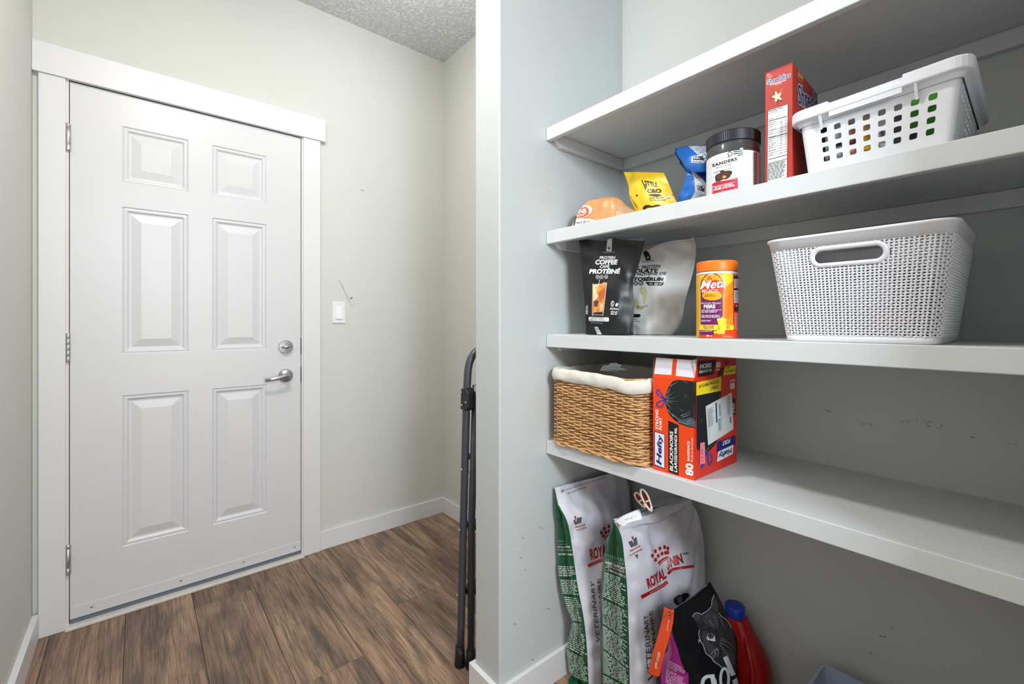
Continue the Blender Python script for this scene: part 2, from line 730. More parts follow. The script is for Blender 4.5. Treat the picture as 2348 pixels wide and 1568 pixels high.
YD = YB - 0.006       # face of the slab
xb = [SX0, -0.053, 0.161, 0.246, 0.459, SX1]
zb = [0.03, 0.256, 0.857, 1.022, 1.608, 1.704, 1.928, SZ1]
slab = MB()
panels = []
for i in range(5):
    for j in range(7):
        r = (xb[i], xb[i + 1], zb[j], zb[j + 1])
        if i in (1, 3) and j in (1, 3, 5):
            panels.append(r)
        else:
            slab.add([(r[0], YD, r[2]), (r[1], YD, r[2]), (r[1], YD, r[3]), (r[0], YD, r[3])], [(0, 1, 2, 3)])
b = (SX0, SX1, zb[0], SZ1)
slab.add([(b[0], YD, b[2]), (b[1], YD, b[2]), (b[1], YD, b[3]), (b[0], YD, b[3]),
          (b[0], YD + 0.044, b[2]), (b[1], YD + 0.044, b[2]), (b[1], YD + 0.044, b[3]), (b[0], YD + 0.044, b[3])],
         [(0, 1, 5, 4), (1, 2, 6, 5), (2, 3, 7, 6), (3, 0, 4, 7), (4, 5, 6, 7)])
# welded front face
bmv = {}
nv, nf = [], []
for f in slab.f:
    q = []
    for i in f:
        k = tuple(round(c, 5) for c in slab.v[i])
        if k not in bmv:
            bmv[k] = len(nv)
            nv.append(V(k))
        q.append(bmv[k])
    nf.append(tuple(q))
slab.v, slab.f = nv, nf
door = struct('door_1', slab, DOORP)
for x0, x1, z0, z1 in panels:
    p = MB()
    loops = []
    for ins, d in ((0, 0), (0.004, 0.0045), (0.009, 0.003), (0.014, 0.0035), (0.021, 0.010), (0.027, 0.0105), (0.056, 0.0025), (0.058, 0.0018)):
        loops.append([V((x0 + ins, YD + d, z0 + ins)), V((x1 - ins, YD + d, z0 + ins)), V((x1 - ins, YD + d, z1 - ins)), V((x0 + ins, YD + d, z1 - ins))])
    p.grid(loops, closed=True)
    n = len(p.v)
    p.f.append((n - 4, n - 3, n - 2, n - 1))
    obj('door_panel', p, DOORP, door)
for z0, z1 in ((1.79, 1.894), (0.999, 1.107), (0.204, 0.317)):
    c = (SX0 - 0.0045, YD - 0.006, 0)
    h = MB()
    top = z0 > 1.5 or z0 < 0.5
    hgt = z1 - z0
    if top:
        prof = [(0.0001, z0), (0.0075, z0), (0.0085, z0 + .003), (0.0085, z0 + hgt * .2), (0.0075, z0 + hgt * .21), (0.0075, z0 + hgt * .225), (0.0085, z0 + hgt * .235),
                (0.0085, z0 + hgt * .84), (0.007, z0 + hgt * .85), (0.007, z0 + hgt * .87), (0.0085, z0 + hgt * .88), (0.0085, z0 + hgt * .95), (0.006, z1 - .002), (0.0001, z1)]
    else:
        prof = [(0.0001, z0)]
        for k in range(5):
            a, bb = z0 + hgt * k / 5, z0 + hgt * (k + 1) / 5
            prof += [(0.0062, a + .0006), (0.0068, a + .0014), (0.0068, bb - .0014), (0.0062, bb - .0006)]
        prof.append((0.0001, z1))
    h.lathe(prof, c, 16)
    hg = obj('hinge', h, STEELD, door, smooth=True, label='brushed steel hinge')
    obj('hinge_leaf', MB().box(SX0 - 0.009, SX0 + 0.001, YD - 0.004, YD + 0.004, z0 + .004, z1 - .004), STEELD, hg)
# deadbolt and lever
db = obj('deadbolt', MB().lathe([(0.0325, 0), (0.0325, -0.006), (0.030, -0.012), (0.0001, -0.013)], (0.5405, YD, 1.031), 40, 'y'), NICKEL, door, label='round satin nickel deadbolt rose')
obj('thumb_turn', MB().lathe([(0.0001, -.0), (.010, 0), (.010, -.010), (.0001, -.010)], (0.5405, YD - 0.013, 1.031), 16, 'y')
    .tube([(0.519, YD - 0.026, 1.0275), (0.530, YD - 0.029, 1.030), (0.5405, YD - 0.03, 1.032), (0.552, YD - 0.029, 1.034), (0.561, YD - 0.026, 1.035)], [.004, .0075, .008, .0065, .004], 10), NICKEL, db, smooth=True)
lv = obj('door_lever', MB().lathe([(0.0325, 0), (0.0325, -0.005), (0.027, -0.013), (0.014, -0.016), (0.0115, -0.02), (0.0115, -0.045), (0.0001, -0.047)], (0.5405, YD, 0.892), 40, 'y'), NICKEL, door, smooth=True, label='satin nickel lever handle')
obj('lever_arm', MB().tube([(0.552, YD - .048, 0.893), (0.543, YD - .05, 0.893), (0.525, YD - .052, .8915), (0.50, YD - .054, 0.888), (0.475, YD - .054, 0.8845), (0.4435, YD - .05, .881)],
                           [.006, .0125, .0115, .0095, .0085, .008], 10, flat=0.55), NICKEL, lv, smooth=True)
for z in (1.031, 0.892):
    obj('strike_plate', MB().box(SX1 - 0.0005, SX1 + 0.0095, YD - 0.002, YD + 0.02, z - .04, z + .04), mat('strike_dark', (60, 60, 62), 0.4, 1.0), door, label='dark strike plate')
sw = obj('door_sweep', MB().box(SX0, SX1, YD - 0.003, YD, 0.031, 0.074), DOORP, door, bevel=0.001)
for t in (0.075, 0.415, 0.70, 0.965):
    obj('screw', MB().lathe([(.0045, 0), (.004, -.0015), (.0001, -.0016)], (SX0 + (SX1 - SX0) * t, YD - 0.003, 0.056), 12, 'y'), NICKEL, sw, smooth=True)
obj('sweep_seal', MB().box(SX0, SX1, YD + 0.002, YD + 0.02, 0.014, 0.031), mat('seal_rubber', (104, 112, 126), 0.45), door, label='grey rubber seal under the door')

# ------------------------------------------------------------------ built-in shelves
SF, SB = 0.99, XPB - 0.001
SZ = [1.762, 1.4353, 1.110, 0.7735]
names = ['topmost white painted shelf of the pantry with nothing on it in view', 'second white shelf from the top holding bread, snack bags and cereal box',
         'third white shelf holding protein pouches, orange fibre tub and woven basket', 'lowest white shelf holding the wicker basket and trash bag box']
for z, lb in zip(SZ, names):
    t = thing('pantry_shelf', lb, 'shelf', (SF, 0.3, z - 0.04), 'white shelves built into the pantry')
    obj('shelf_board', MB().box(SF + 0.018, SB, YS + .002, YP - 0.001, z - 0.016, z), SHELFP, t)
    obj('shelf_nosing', MB().box(SF, SF + 0.018, YS + .002, YP - 0.0015, z - 0.040, z), SHELFP, t, bevel=0.0018)
    zt = z - 0.0165
    obj('cleat', MB().prism([(SF + 0.028, YP - 0.001, zt), (SB - 0.019, YP - .001, zt), (SB - .019, YP - .001, zt - .037), (SF + .052, YP - .001, zt - .037), (SF + .028, YP - .001, zt - .018)], (0, -0.018, 0)), SHELFP, t, bevel=0.0015)
    obj('cleat', MB().box(SB - 0.018, SB, YS + .002, YP - .001, zt - .037, zt), SHELFP, t, bevel=0.0015)

# scuffs on the painted walls
scuff = mat('scuff_grey', (92, 90, 84), 0.8)


def scuffs(parent, mk, seed, spots):
    rr = random.Random(seed)
    for (x, y, ln, n, col) in spots:
        mb = MB()
        for k in range(n):
            dx, dy = rr.uniform(-ln, ln), rr.uniform(-ln * .14, ln * .14)
            a = rr.uniform(2, 7)
            w = rr.uniform(.5, 1.1)
            sl = rr.uniform(-.1, .35)
            p = [(x + dx, y + dy + dx * .16), (x + dx + a, y + dy + dx * .16 + a * sl), (x + dx + a, y + dy + dx * .16 + a * sl + w), (x + dx, y + dy + dx * .16 + w)]
            mb.add([mk(*q) for q in p], [(0, 1, 2, 3)])
        obj('scuff_mark', mb, scuff if col else mat('scuff_white', (238, 238, 238), .7), parent)


scuffs(wpan, lambda x, y: onX(x, y, XPB - 0.0004), 3, [(2110, 968, 48, 26, 1), (1985, 972, 18, 9, 1), (1892, 940, 10, 7, 1), (2228, 1002, 4, 8, 1), (2320, 1018, 12, 6, 1), (2022, 1458, 5, 8, 1), (2040, 1440, 5, 2, 1), (1997, 1497, 5, 3, 1)])
scuffs(wpart, lambda x, y: onY(x, y, YP - 0.0004), 5, [(1196, 1232, 2, 1, 1), (1190, 1278, 3, 2, 1), (1201, 1306, 2, 2, 1), (1238, 1210, 3, 2, 1), (1252, 1395, 5, 3, 1), (1220, 1512, 5, 3, 1), (1180, 1430, 4, 2, 1), (1187, 1258, 3, 1, 0), (1262, 432, 2, 2, 0), (1280, 415, 3, 2, 0)])

scuffs(wback, lambda x, y: onY(x, y, YB - 0.0004), 9, [(831, 436, 5, 3, 1), (812, 412, 2, 1, 0), (795, 700, 2, 1, 0)])

# ------------------------------------------------------------------ on the hall wall
t = thing('light_switch', 'white rocker light switch on the wall right of the door', 'switch', (0.794, YB, 1.2))
PL = mat('switch_plastic', (232, 232, 236), 0.3)
obj('switch_plate', MB().box(0.761, 0.827, YB - 0.006, YB - .0005, 1.1445, 1.255), PL, t, bevel=0.002)
obj('rocker', MB().prism([(0.778, YB - .006, 1.168), (0.778, YB - .0125, 1.166), (0.778, YB - .007, 1.232), (0.778, YB - .006, 1.232)], (0.033, 0, 0)), mat('rocker_plastic', (240, 240, 243), .25), t, bevel=.001)
for z in (1.152, 1.2465):
    obj('screw', MB().lathe([(.003, 0), (.0025, -.001), (.0001, -.0012)], (0.794, YB - .006, z), 10, 'y'), PL, t)
t = thing('loose_wire', 'short thin loose wire poking out of the wall above the light switch', 'wire', (0.796, YB, 1.372))
obj('wire_sheath', MB().tube(cr([(0.795, YB + .004, 1.374), (0.798, YB - .008, 1.366), (0.808, YB - .02, 1.343), (0.815, YB - .024, 1.325), (0.826, YB - .03, 1.3), (0.835, YB - .035, 1.281), (0.842, YB - .036, 1.2735)], 20), .0017, 6), mat('wire_white', (214, 212, 205), .5), t, smooth=True)
obj('wire_end', MB().tube([(0.842, YB - .036, 1.2735), (0.847, YB - .036, 1.273), (0.852, YB - .036, 1.2775)], .0026, 6), mat('wire_black', (30, 30, 34), .5), t, smooth=True, label='black wire tip')

# ------------------------------------------------------------------ folded step ladder behind the partition
t = thing('step_ladder', 'folded dark grey tubular step ladder standing behind the partition wall', 'ladder', (0.826, 1.25, 0))
GR = mat('ladder_grey', (74, 76, 84), 0.38, metal=0.35)
BK = mat('ladder_black', (20, 20, 22), 0.42)


def rail(x0, flip):
    return None


fz = 0.055
lx, rx = 0.8225, 1.29
LEAN = lambda z: 1.268 - 0.068 * z / 1.05
front = [(lx + .003, LEAN(fz), fz), (lx - .004, LEAN(.5), .5), (lx - .010, LEAN(.93), .93)]
bend = [(lx - .010, LEAN(.98), .98), (lx - .002, LEAN(1.02), 1.022), (lx + .018, LEAN(1.05), 1.05), (lx + .05, LEAN(1.06), 1.06)]
r2 = [(rx - .05, LEAN(1.06), 1.06), (rx - .015, LEAN(1.05), 1.05), (rx + .002, LEAN(1.02), 1.022), (rx + .01, LEAN(.98), .98), (rx + .01, LEAN(.93), .93), (rx + .004, LEAN(.5), .5), (rx - .003, LEAN(fz), fz)]
obj('front_frame', MB().tube(cr(front, 10) + cr(bend, 10)[1:] + cr(r2, 20), 0.0125, 12), GR, t, smooth=True)
for x, sg in ((lx + .013, 1), (rx - .013, -1)):
    obj('rear_leg', MB().tube([(x, LEAN(.93) - .018, .945), (x, LEAN(.5) - .022, .5), (x + .012 * sg, LEAN(.05) - .03, .06)], 0.0115, 12), GR, t, smooth=True)
    obj('rubber_foot', MB().lathe([(.017, 0), (.018, .008), (.0155, .03), (.0145, .06), (.0001, .061)], (x + .013 * sg, LEAN(.0) - .03, 0), 14), BK, t, smooth=True)
for x in (lx + .003, rx - .003):
    obj('rubber_foot', MB().lathe([(.018, 0), (.019, .008), (.0165, .03), (.0155, .066), (.0001, .067)], (x, LEAN(0), 0), 14), BK, t, smooth=True)
br = obj('hinge_bracket', MB().prism([(lx - .026, LEAN(.9) + .012, .868), (lx - .026, LEAN(.9) + .008, .934), (lx - .026, LEAN(.9) - .014, .938), (lx - .026, LEAN(.9) - .032, .925), (lx - .026, LEAN(.9) - .03, .875), (lx - .026, LEAN(.9) - .016, .866)], (0.03, 0, 0)), BK, t, bevel=.002)
for y, z in ((.006, .922), (.004, .882), (-.02, .893)):
    obj('rivet', MB().lathe([(.0042, 0), (.0035, -.002), (.0001, -.003)], (lx - .026, LEAN(.9) + y, z), 12, 'x'), NICKEL, br, smooth=True)
for z in (.67, .47, .25):
    for y in ((0, -.026) if z > .6 else (0,)):
        obj('rivet', MB().lathe([(.004, 0), (.0035, -.003), (.0001, -.004)], (lx - .0175 + (.012 if y else 0), LEAN(z) + y, z), 12, 'x'), NICKEL, t, smooth=True)
for z in (.25, .47, .70):
    obj('tread', MB().box(lx + .012, rx - .012, LEAN(z) - .03, LEAN(z) + .012, z - .005, z + .015), BK, t, bevel=.003)

# ================================================================== things on the lowest shelf
S2, S3, S4 = 1.4353, 1.110, 0.7735
NAVY, RED = (24, 30, 110), (196, 28, 34)


def rrect(x0, x1, y0, y1, r, step):
    """closed rounded rectangle sampled evenly: list of (x, y, nx, ny)"""
    segs = []
    for cx, cy, a0 in ((x1 - r, y1 - r, 0), (x0 + r, y1 - r, 90), (x0 + r, y0 + r, 180), (x1 - r, y0 + r, 270)):
        for k in range(13):
            a = math.radians(a0 + 90 * k / 12)
            segs.append((cx + r * math.cos(a), cy + r * math.sin(a), math.cos(a), math.sin(a)))
    segs.append(segs[0])
    d = [0]
    for a, b in zip(segs, segs[1:]):
        d.append(d[-1] + math.hypot(b[0] - a[0], b[1] - a[1]))
    n = int(round(d[-1] / step))
    n += n % 2
    out, k = [], 0
    for i in range(n):
        t = d[-1] * i / n
        while d[k + 1] < t:
            k += 1
        f = (t - d[k]) / max(1e-9, d[k + 1] - d[k])
        out.append(tuple(segs[k][j] + (segs[k + 1][j] - segs[k][j]) * f for j in range(4)))
    return out


# ---- wicker basket
bx0, bx1, by0, by1 = 0.984, 1.255, 0.668, 1.002
t = thing('wicker_basket', 'brown wicker basket with cream cloth liner at the left end of lowest shelf', 'basket', (1.12, 0.835, S4))
HB_, NROW = 0.222, 37
stk = rrect(bx0, bx1, by0, by1, 0.045, 0.0125)
wv = MB()
rw = random.Random(3)
for i in range(NROW):
    z = S4 + 0.006 + HB_ * (i + 0.5) / NROW
    pts = []
    sag = [rw.uniform(-.0012, .0012) for _ in range(len(stk))]
    for j, (x, y, nx, ny) in enumerate(stk):
        x2, y2, nx2, ny2 = stk[(j + 1) % len(stk)]
        if j % 2 == 0:
            sgn = 1 if ((j // 2) + i) % 2 else -1
            o = sgn * 0.0036
        else:
            o = 0.0
        pts.append((x + nx * o, y + ny * o, z + sag[j] * 0.6 + 0.0018 * math.sin(j * .37 + i * .9)))
    wv.tube(pts, 0.0030, 6, closed=True)
WK = mat('wicker', (196, 150, 100), 0.38, vary=0.45, vscale=55, stretch=(1, 1, 6), coat=0.2)
obj('woven_strands', wv, WK, t, smooth=True, kind='stuff')
st = MB()
for j in range(0, len(stk), 2):
    x, y, nx, ny = stk[j]
    st.tube([(x, y, S4 + .003), (x, y, S4 + HB_ - .008)], 0.0022, 5)
obj('upright_stakes', st, mat('wicker_stake', (150, 104, 62), .5, vary=.3, vscale=40), t, kind='stuff')
for k in range(2):
    pts = [(x + nx * (.004 + .002 * math.sin(j * .8 + k * 3.1)), y + ny * (.004 + .002 * math.sin(j * .8 + k * 3.1)), S4 + .006 + .003 * math.cos(j * .8 + k * 3.1) + .003 * k) for j, (x, y, nx, ny) in enumerate(stk)]
    obj('braided_base_rod', MB().tube(pts, 0.0036, 7, closed=True), WK, t, smooth=True)
obj('basket_bottom', MB().box(bx0 + .01, bx1 - .01, by0 + .01, by1 - .01, S4 + .003, S4 + .009), mat('wicker_stake', (150, 104, 62)), t)
fine = rrect(bx0, bx1, by0, by1, 0.045, 0.008)
rows = []
for off, dz in ((.0055, -.031), (.0085, -.028), (.0095, -.016), (.0085, -.004), (.004, .004), (-.002, .005), (-.008, .001), (-.0095, -.012), (-.0085, -.05)):
    row = []
    for j, (x, y, nx, ny) in enumerate(fine):
        p = V((x, y, 0)) * 38
        w = noise.noise(p + V((0, 0, dz * 90)))
        low = -0.008 * math.exp(-((y - .70) / .08) ** 2) if x < 1.1 else 0
        zz = S4 + HB_ + .006 + dz + low + w * 0.003 + .004 * noise.noise(V((x, y, 3)) * 16)
        oo = off * 1.15 + (w * 0.0032 if abs(dz) > .002 else 0)
        row.append((x + nx * oo, y + ny * oo, zz))
    rows.append(row)
obj('cloth_liner', MB().grid(rows, closed=True), mat('liner_cloth', (216, 211, 202), 0.9, vary=.04, vscale=60, bump=.4, bscale=500), t, smooth=True, label='cream cloth liner folded over the rim')
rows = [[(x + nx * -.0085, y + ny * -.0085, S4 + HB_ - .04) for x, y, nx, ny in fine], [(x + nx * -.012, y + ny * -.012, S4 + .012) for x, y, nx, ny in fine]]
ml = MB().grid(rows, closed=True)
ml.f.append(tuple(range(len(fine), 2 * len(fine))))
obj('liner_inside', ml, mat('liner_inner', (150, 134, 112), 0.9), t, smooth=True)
t = thing('paper_packet', 'crumpled white card packet sticking up inside the wicker basket', 'packet', (1.12, .83, S4 + .02))
k = MB()
k.prism([onX(1375, 850, 1.10), onX(1383, 838, 1.10), onX(1396, 837, 1.10), onX(1399, 832, 1.10), onX(1415, 832, 1.10), onX(1416, 834, 1.10), onX(1425, 836, 1.10), onX(1420, 851, 1.10)], (.002, 0, 0))
obj('card_flap', k, mat('card_white', (222, 226, 232), .6), t)
obj('card_body', MB().box(1.101, 1.13, .74, .83, S4 + .02, .962).prism([onX(1392, 845, 1.085), onX(1436, 849, 1.085), onX(1428, 844, 1.085), onX(1396, 843, 1.085)], (.015, 0, .001)), mat('card_white', (222, 226, 232)), t)
t = thing('green_packet', 'dark green packet lying in the wicker basket in front of white card', 'packet', (1.07, .73, S4 + .02))
obj('packet_body', MB().box(1.03, 1.075, .70, .79, S4 + .02, .955), mat('packet_green', (28, 84, 58), .5), t, bevel=.004)

# ---- trash bag box
t = thing('trash_bag_box', 'orange and black trash bag carton with open top flaps beside wicker basket', 'box', (1.12, .6, S4))
ORANGE = mat('carton_orange', (236, 70, 14), 0.42)
CREDR = mat('carton_red', (214, 44, 22), 0.42)
cx0, cx1, cy0, cy1, cz = 1.008, 1.232, 0.541, 0.651, S4 + .2345
body = MB().add([(cx0, cy0, S4), (cx1, cy0, S4), (cx1, cy1, S4), (cx0, cy1, S4), (cx0, cy0, cz), (cx1, cy0, cz), (cx1, cy1, cz), (cx0, cy1, cz)],
                [(0, 3, 2, 1), (0, 1, 5, 4), (1, 2, 6, 5), (2, 3, 7, 6), (3, 0, 4, 7)])
o_ = obj('carton', body, [ORANGE, CREDR], t)
for p in o_.data.polygons:
    if abs(p.normal.y + 1) < .1 or (abs(p.normal.y) > .9 and p.center.y + .6 < cy0 + .01):
        p.material_index = 1
ff = MB().add([(cx0, cy0 + .0005, cz), (cx0, cy1, cz), (cx0 + .006, cy1 - .004, cz + .05), (cx0 + .006, cy0 + .001, cz + .05)], [(0, 1, 2, 3)])
obj('top_flap', ff, ORANGE, t, solid=.0003)
fr = MB().add([(cx0 + .001, cy0, cz), (cx1, cy0, cz), (cx1, cy0 + .004, cz + .052), (cx0 + .001, cy0 + .004, cz + .052)], [(0, 1, 2, 3)])
obj('top_flap', fr, CREDR, t, solid=.0003)
fb = MB().add([(cx0, cy1, cz), (cx1, cy1, cz), (cx1, cy1 + .004, cz + .05), (cx0 + .01, cy1 + .004, cz + .05)], [(0, 1, 2, 3)])
obj('top_flap', fb, mat('card_brown', (170, 140, 110), .7), t, solid=.0008)
P = Print([body, ff, fr], (1480, 820, 5.409), L=1.4)
PANW, YEL, BOW, BAG, GL = (226, 230, 240), (238, 214, 30), (34, 62, 168), (20, 24, 27), (120, 132, 142)
P.quad([(135, 0), (342, 0), (322, 215), (108, 200)], (222, 222, 230)).quad([(395, 2), (640, 10), (610, 250), (375, 225)], (222, 222, 230))
P.poly([(246, 512), (262, 430), (290, 352), (340, 292), (400, 274), (520, 286), (623, 296), (626, 878), (520, 855), (420, 818), (345, 762), (292, 700), (262, 620), (250, 545)], BAG)
P.up()
for a, b, w in (((262, 505), (345, 425), 7), ((258, 500), (310, 400), 8), ((262, 515), (400, 480), 5), ((262, 530), (360, 575), 9), ((258, 545), (330, 640), 10), ((262, 525), (420, 545), 5), ((270, 440), (330, 330), 9), ((300, 350), (420, 285), 9),
                ((280, 640), (350, 735), 12), ((330, 700), (470, 800), 14), ((470, 290), (540, 320), 6), ((480, 465), (530, 462), 5), ((490, 490), (525, 490), 4), ((430, 640), (480, 665), 6)):
    P.stroke([a, ((a[0] + b[0]) / 2, (a[1] + b[1]) / 2 + 4), b], w, GL, True)
P.poly([(380, 745), (470, 770), (560, 735), (625, 790), (626, 865), (520, 842), (430, 805)], (70, 80, 92)).up()
for a, b in (((400, 790), (600, 850)), ((460, 740), (560, 700)), ((520, 790), (610, 760)), ((440, 720), (560, 670)), ((500, 820), (610, 800))):
    P.stroke([a, b], 9, (130, 142, 158), True)
P.stroke([(245, 515), (215, 480), (165, 400), (145, 410), (150, 450), (200, 495), (245, 515)], 17, BOW).stroke([(245, 520), (190, 540), (145, 560), (150, 600), (190, 612), (225, 580), (245, 520)], 17, BOW)
P.up().quad([(112, 908), (243, 948), (243, 1382), (108, 1332)], NAVY).up().quad([(120, 920), (236, 955), (236, 1368), (117, 1322)], PANW).up()
P.text('Hefty', [(222, 1345), (222, 965), (150, 945), (134, 1312)], NAVY, bold=.035, shear=.15)
W = WHITE
P.text('STRONG', [(165, 892), (162, 645), (126, 640), (128, 888)], W, bold=.03).text('FORT', [(207, 900), (207, 742), (172, 735), (173, 892)], W, bold=.03)
P.quad([(285, 778), (412, 836), (412, 1457), (287, 1415)], BLACK).up()
P.text('BLACK/NOIRS', [(345, 1408), (345, 918), (303, 905), (303, 1392)], W, bold=.03).text('LARGE/GRANDS 90L', [(397, 1425), (395, 868), (362, 862), (357, 1408)], W, bold=.03)
P.text('80', [(597, 1472), (597, 1318), (498, 1302), (498, 1450)], W, bold=.045)
P.text('BAGS/SACS', [(550, 1285), (549, 1038), (520, 1034), (521, 1276)], W, bold=.03).text('76 x 83 cm | 30 x 33 in/po', [(593, 1300), (594, 995), (570, 990), (568, 1292)], W, bold=.015)
# right hand side
P.poly([(628, 470), (932, 405), (938, 470), (915, 640), (905, 1000), (850, 1085), (785, 1160), (742, 1180), (690, 1170), (636, 1130)], BAG).up()
for a, b in (((745, 1168), (850, 1060)), ((740, 1160), (800, 1080)), ((700, 1150), (640, 1100)), ((735, 1150), (730, 1040)), ((920, 450), (905, 640)), ((690, 760), (700, 830))):
    P.stroke([a, b], 8, (82, 96, 98), True)
P.poly([(628, 308), (937, 236), (932, 410), (628, 470)], YEL).up()
P.text('ÉCONOMIQUE', [(905, 262), (657, 335), (655, 392), (902, 318)], (110, 36, 60), bold=.03).text('FORMAT', [(905, 335), (800, 362), (798, 408), (903, 378)], (110, 36, 60), bold=.015)
P.text('80', [(1103, 308), (1043, 315), (1043, 395), (1103, 385)], W, bold=.04).text('SACS', [(1104, 262), (1040, 278), (1040, 305), (1104, 290)], W, bold=.02)
P.quad([(1070, 502), (1112, 505), (1112, 712), (1074, 700)], BLACK).up().text('GN', [(1100, 560), (1100, 680), (1078, 680), (1078, 560)], W, bold=.03)
P.stroke([(745, 1180), (800, 1195), (825, 1260), (795, 1330), (775, 1290), (770, 1215), (745, 1180)], 16, BOW).stroke([(742, 1185), (715, 1330), (695, 1372)], 22, BOW).stroke([(745, 1185), (690, 1340)], 14, (22, 40, 120))
P.quad([(887, 1045), (1112, 958), (1112, 1072), (885, 1175)], NAVY).up().text('FORT', [(1044, 1000), (948, 1036), (948, 1090), (1044, 1052)], W, bold=.03)
P.quad([(895, 1165), (1085, 1075), (1078, 1190), (882, 1293)], PANW).up().text('Hefty', [(1072, 1092), (905, 1165), (893, 1262), (1060, 1185)], NAVY, bold=.035)
P.up(2).poly([(740, 602), (1060, 430), (1066, 450), (1085, 870), (1078, 888), (770, 1086)], (214, 216, 218)).up()
LB = (40, 42, 46)
P.poly([(860, 560), (876, 552), (886, 800), (870, 806)], LB).lines([(900, 575), (920, 566), (930, 720), (910, 730)], 22, LB, solid=True, jag=0).lines([(1005, 480), (1045, 462), (1052, 700), (1010, 720)], 30, (120, 122, 126), words=3)
P.stroke([(930, 545), (945, 880)], 3, (130, 130, 132)).stroke([(775, 700), (790, 1010)], 3, (130, 130, 132)).lines([(760, 640), (830, 610), (850, 830), (775, 870)], 16, (110, 112, 116), words=4).lines([(895, 760), (935, 745), (940, 900), (900, 920)], 9, LB, words=3)
P.poly([(1040, 735), (1052, 730), (1056, 805), (1044, 812)], LB)
P.poly([(672, 1056), (728, 1045), (735, 1308), (668, 1325)], (232, 128, 146)).up().text('J 0 9€', [(708, 1290), (708, 1130), (688, 1135), (688, 1295)], (120, 30, 50), bold=.01)
# flap on the right
P.quad([(650, 45), (868, 25), (832, 205), (648, 242)], BLACK).up().t('NOIRS', (665, 142), (812, 118), 62, W, h2=55, bold=.03, shear=.1).t('GRANDS 90L', (660, 196), (818, 168), 38, W, h2=34, bold=.02)
P.t('80', (868, 128), (922, 118), 74, W, h2=70, bold=.045).t('SACS', (865, 166), (915, 158), 30, W, h2=26, bold=.02)
P.poly([(978, 112), (1115, 92), (1106, 198), (955, 220)], YEL).up().t('ÉCONOMIQUE', (982, 192), (1100, 172), 45, (110, 36, 60), h2=42, bold=.02).t('FORMAT', (985, 140), (1040, 132), 20, (110, 36, 60), bold=.01)
P.poly([(965, 110), (915, 160), (890, 232), (950, 220)], (40, 46, 48)).stroke([(980, 30), (1005, 80), (1030, 40)], 22, (40, 50, 130))
P.flush(t)

# ================================================================== third shelf
def pouch(name, rows, nu, nv, m, parent, amp, scale, seed, depth):
    """flat bag: wrinkled front sheet and a back sheet joined along the edges"""
    f, g = sheet(rows, nu, nv, amp, scale, seed)
    d = V(depth)
    back = []
    for i, r in enumerate(g):
        v = i / nv
        th = math.sin(min(1, v * 1.15 + .02) * math.pi / 2)
        back.append([p + d * (abs(math.sin(math.pi * j / nu)) ** .5 * th) + V((0, 0, 0)) for j, p in enumerate(r)])
    b = MB().grid(back, flip=True)
    n = len(f.v)
    out = MB()
    out.add(f.v, f.f)
    out.add(b.v, b.f)
    # close the bottom
    w = nu + 1
    lo = nv * w
    for j in range(nu):
        out.f.append((lo + j, lo + j + 1, n + lo + j + 1, n + lo + j))
    obj(name, out, m, parent, smooth=True)
    return f


# ---- black coffee pouch
t = thing('coffee_pouch', 'black stand-up protein coffee pouch with iced drink printed on it', 'pouch', (1.07, .83, S3))
L, C_, R_ = 1.035, 1.05, 1.095


def mixp(a, b, f, push=0.0):
    p = a.lerp(b, f)
    n = V((-.62, -.78, 0))
    return p + n * push


def prow(a, b, bulge):
    return [a] + [mixp(a, b, f, bulge * math.sin(math.pi * f)) for f in (.2, .4, .6, .8)] + [b]


cl = [(1328, 551), (1331, 580), (1336, 640), (1341, 700), (1343, 745), (1343.5, 767)]
crr = [(1479, 552), (1472, 580), (1459, 625), (1452, 645), (1453, 700), (1452.5, 767)]
rows = []
for i, (a, b) in enumerate(zip(cl, crr)):
    pa, pb = onX(*a, L), onX(*b, R_)
    if i == 5:
        pa.z = pb.z = S3 + .0015
    rows.append(prow(pa, pb, (0.0, .006, .014, .02, .022, .018)[i]))
rows[0] = [onX(1328, 551, L), onX(1350, 549, L + .01), onX(1383, 552, 1.052), onX(1403, 546, 1.06), onX(1440, 550, 1.075), onX(1479, 552, R_)]
cf = pouch('pouch_body', rows, 30, 44, mat('pouch_black', (15, 16, 19), 0.36, spec=.5), t, .004, 17, 1.3, (.06, .055, 0))
bk = [[onX(1334, 556, 1.085), onX(1400, 543, 1.1), onX(1476, 547, 1.135)], [onX(1334, 575, 1.085), onX(1400, 570, 1.1), onX(1470, 572, 1.135)]]
mbk, _ = sheet(bk, 12, 6, .001, 30, 4)
obj('pouch_back', mbk, mat('foil_blue_grey', (160, 174, 196), .35, metal=.3), t, smooth=True, solid=.0006, label='silvery inside of the pouch opening')
P = Print([cf], (1320, 530, 6.27), L=3, lift=.0005)
G = (196, 196, 198)
P.poly([(457, 112), (526, 104), (517, 275), (508, 290), (448, 286), (440, 275)], G).up().ring(480, 243, 27, 28, 5, BLACK).poly([(480, 222), (487, 235), (500, 232), (494, 248), (500, 256), (484, 258), (480, 270), (476, 258), (462, 256), (468, 248), (460, 232), (473, 235)], BLACK)
P.t('CANADIANPROTEIN', (388, 312), (560, 308), 15, (170, 170, 172), bold=.01)
P.t('PROTEIN', (343, 402), (572, 400), 42, W, bold=.03, shear=.2).t('COFFEE', (283, 482), (608, 480), 72, W, bold=.045, shear=.2).t('CAFÉ', (348, 530), (488, 528), 50, W, bold=.03, shear=.2).t('PROTÉINÉ', (193, 613), (645, 612), 85, W, bold=.045, shear=.2)
for x in (316, 372, 438):
    P.ring(x, 658 if x < 400 else 655, 23, 27, 4, W).ell(x, 658, 11, 13, (180, 180, 182))
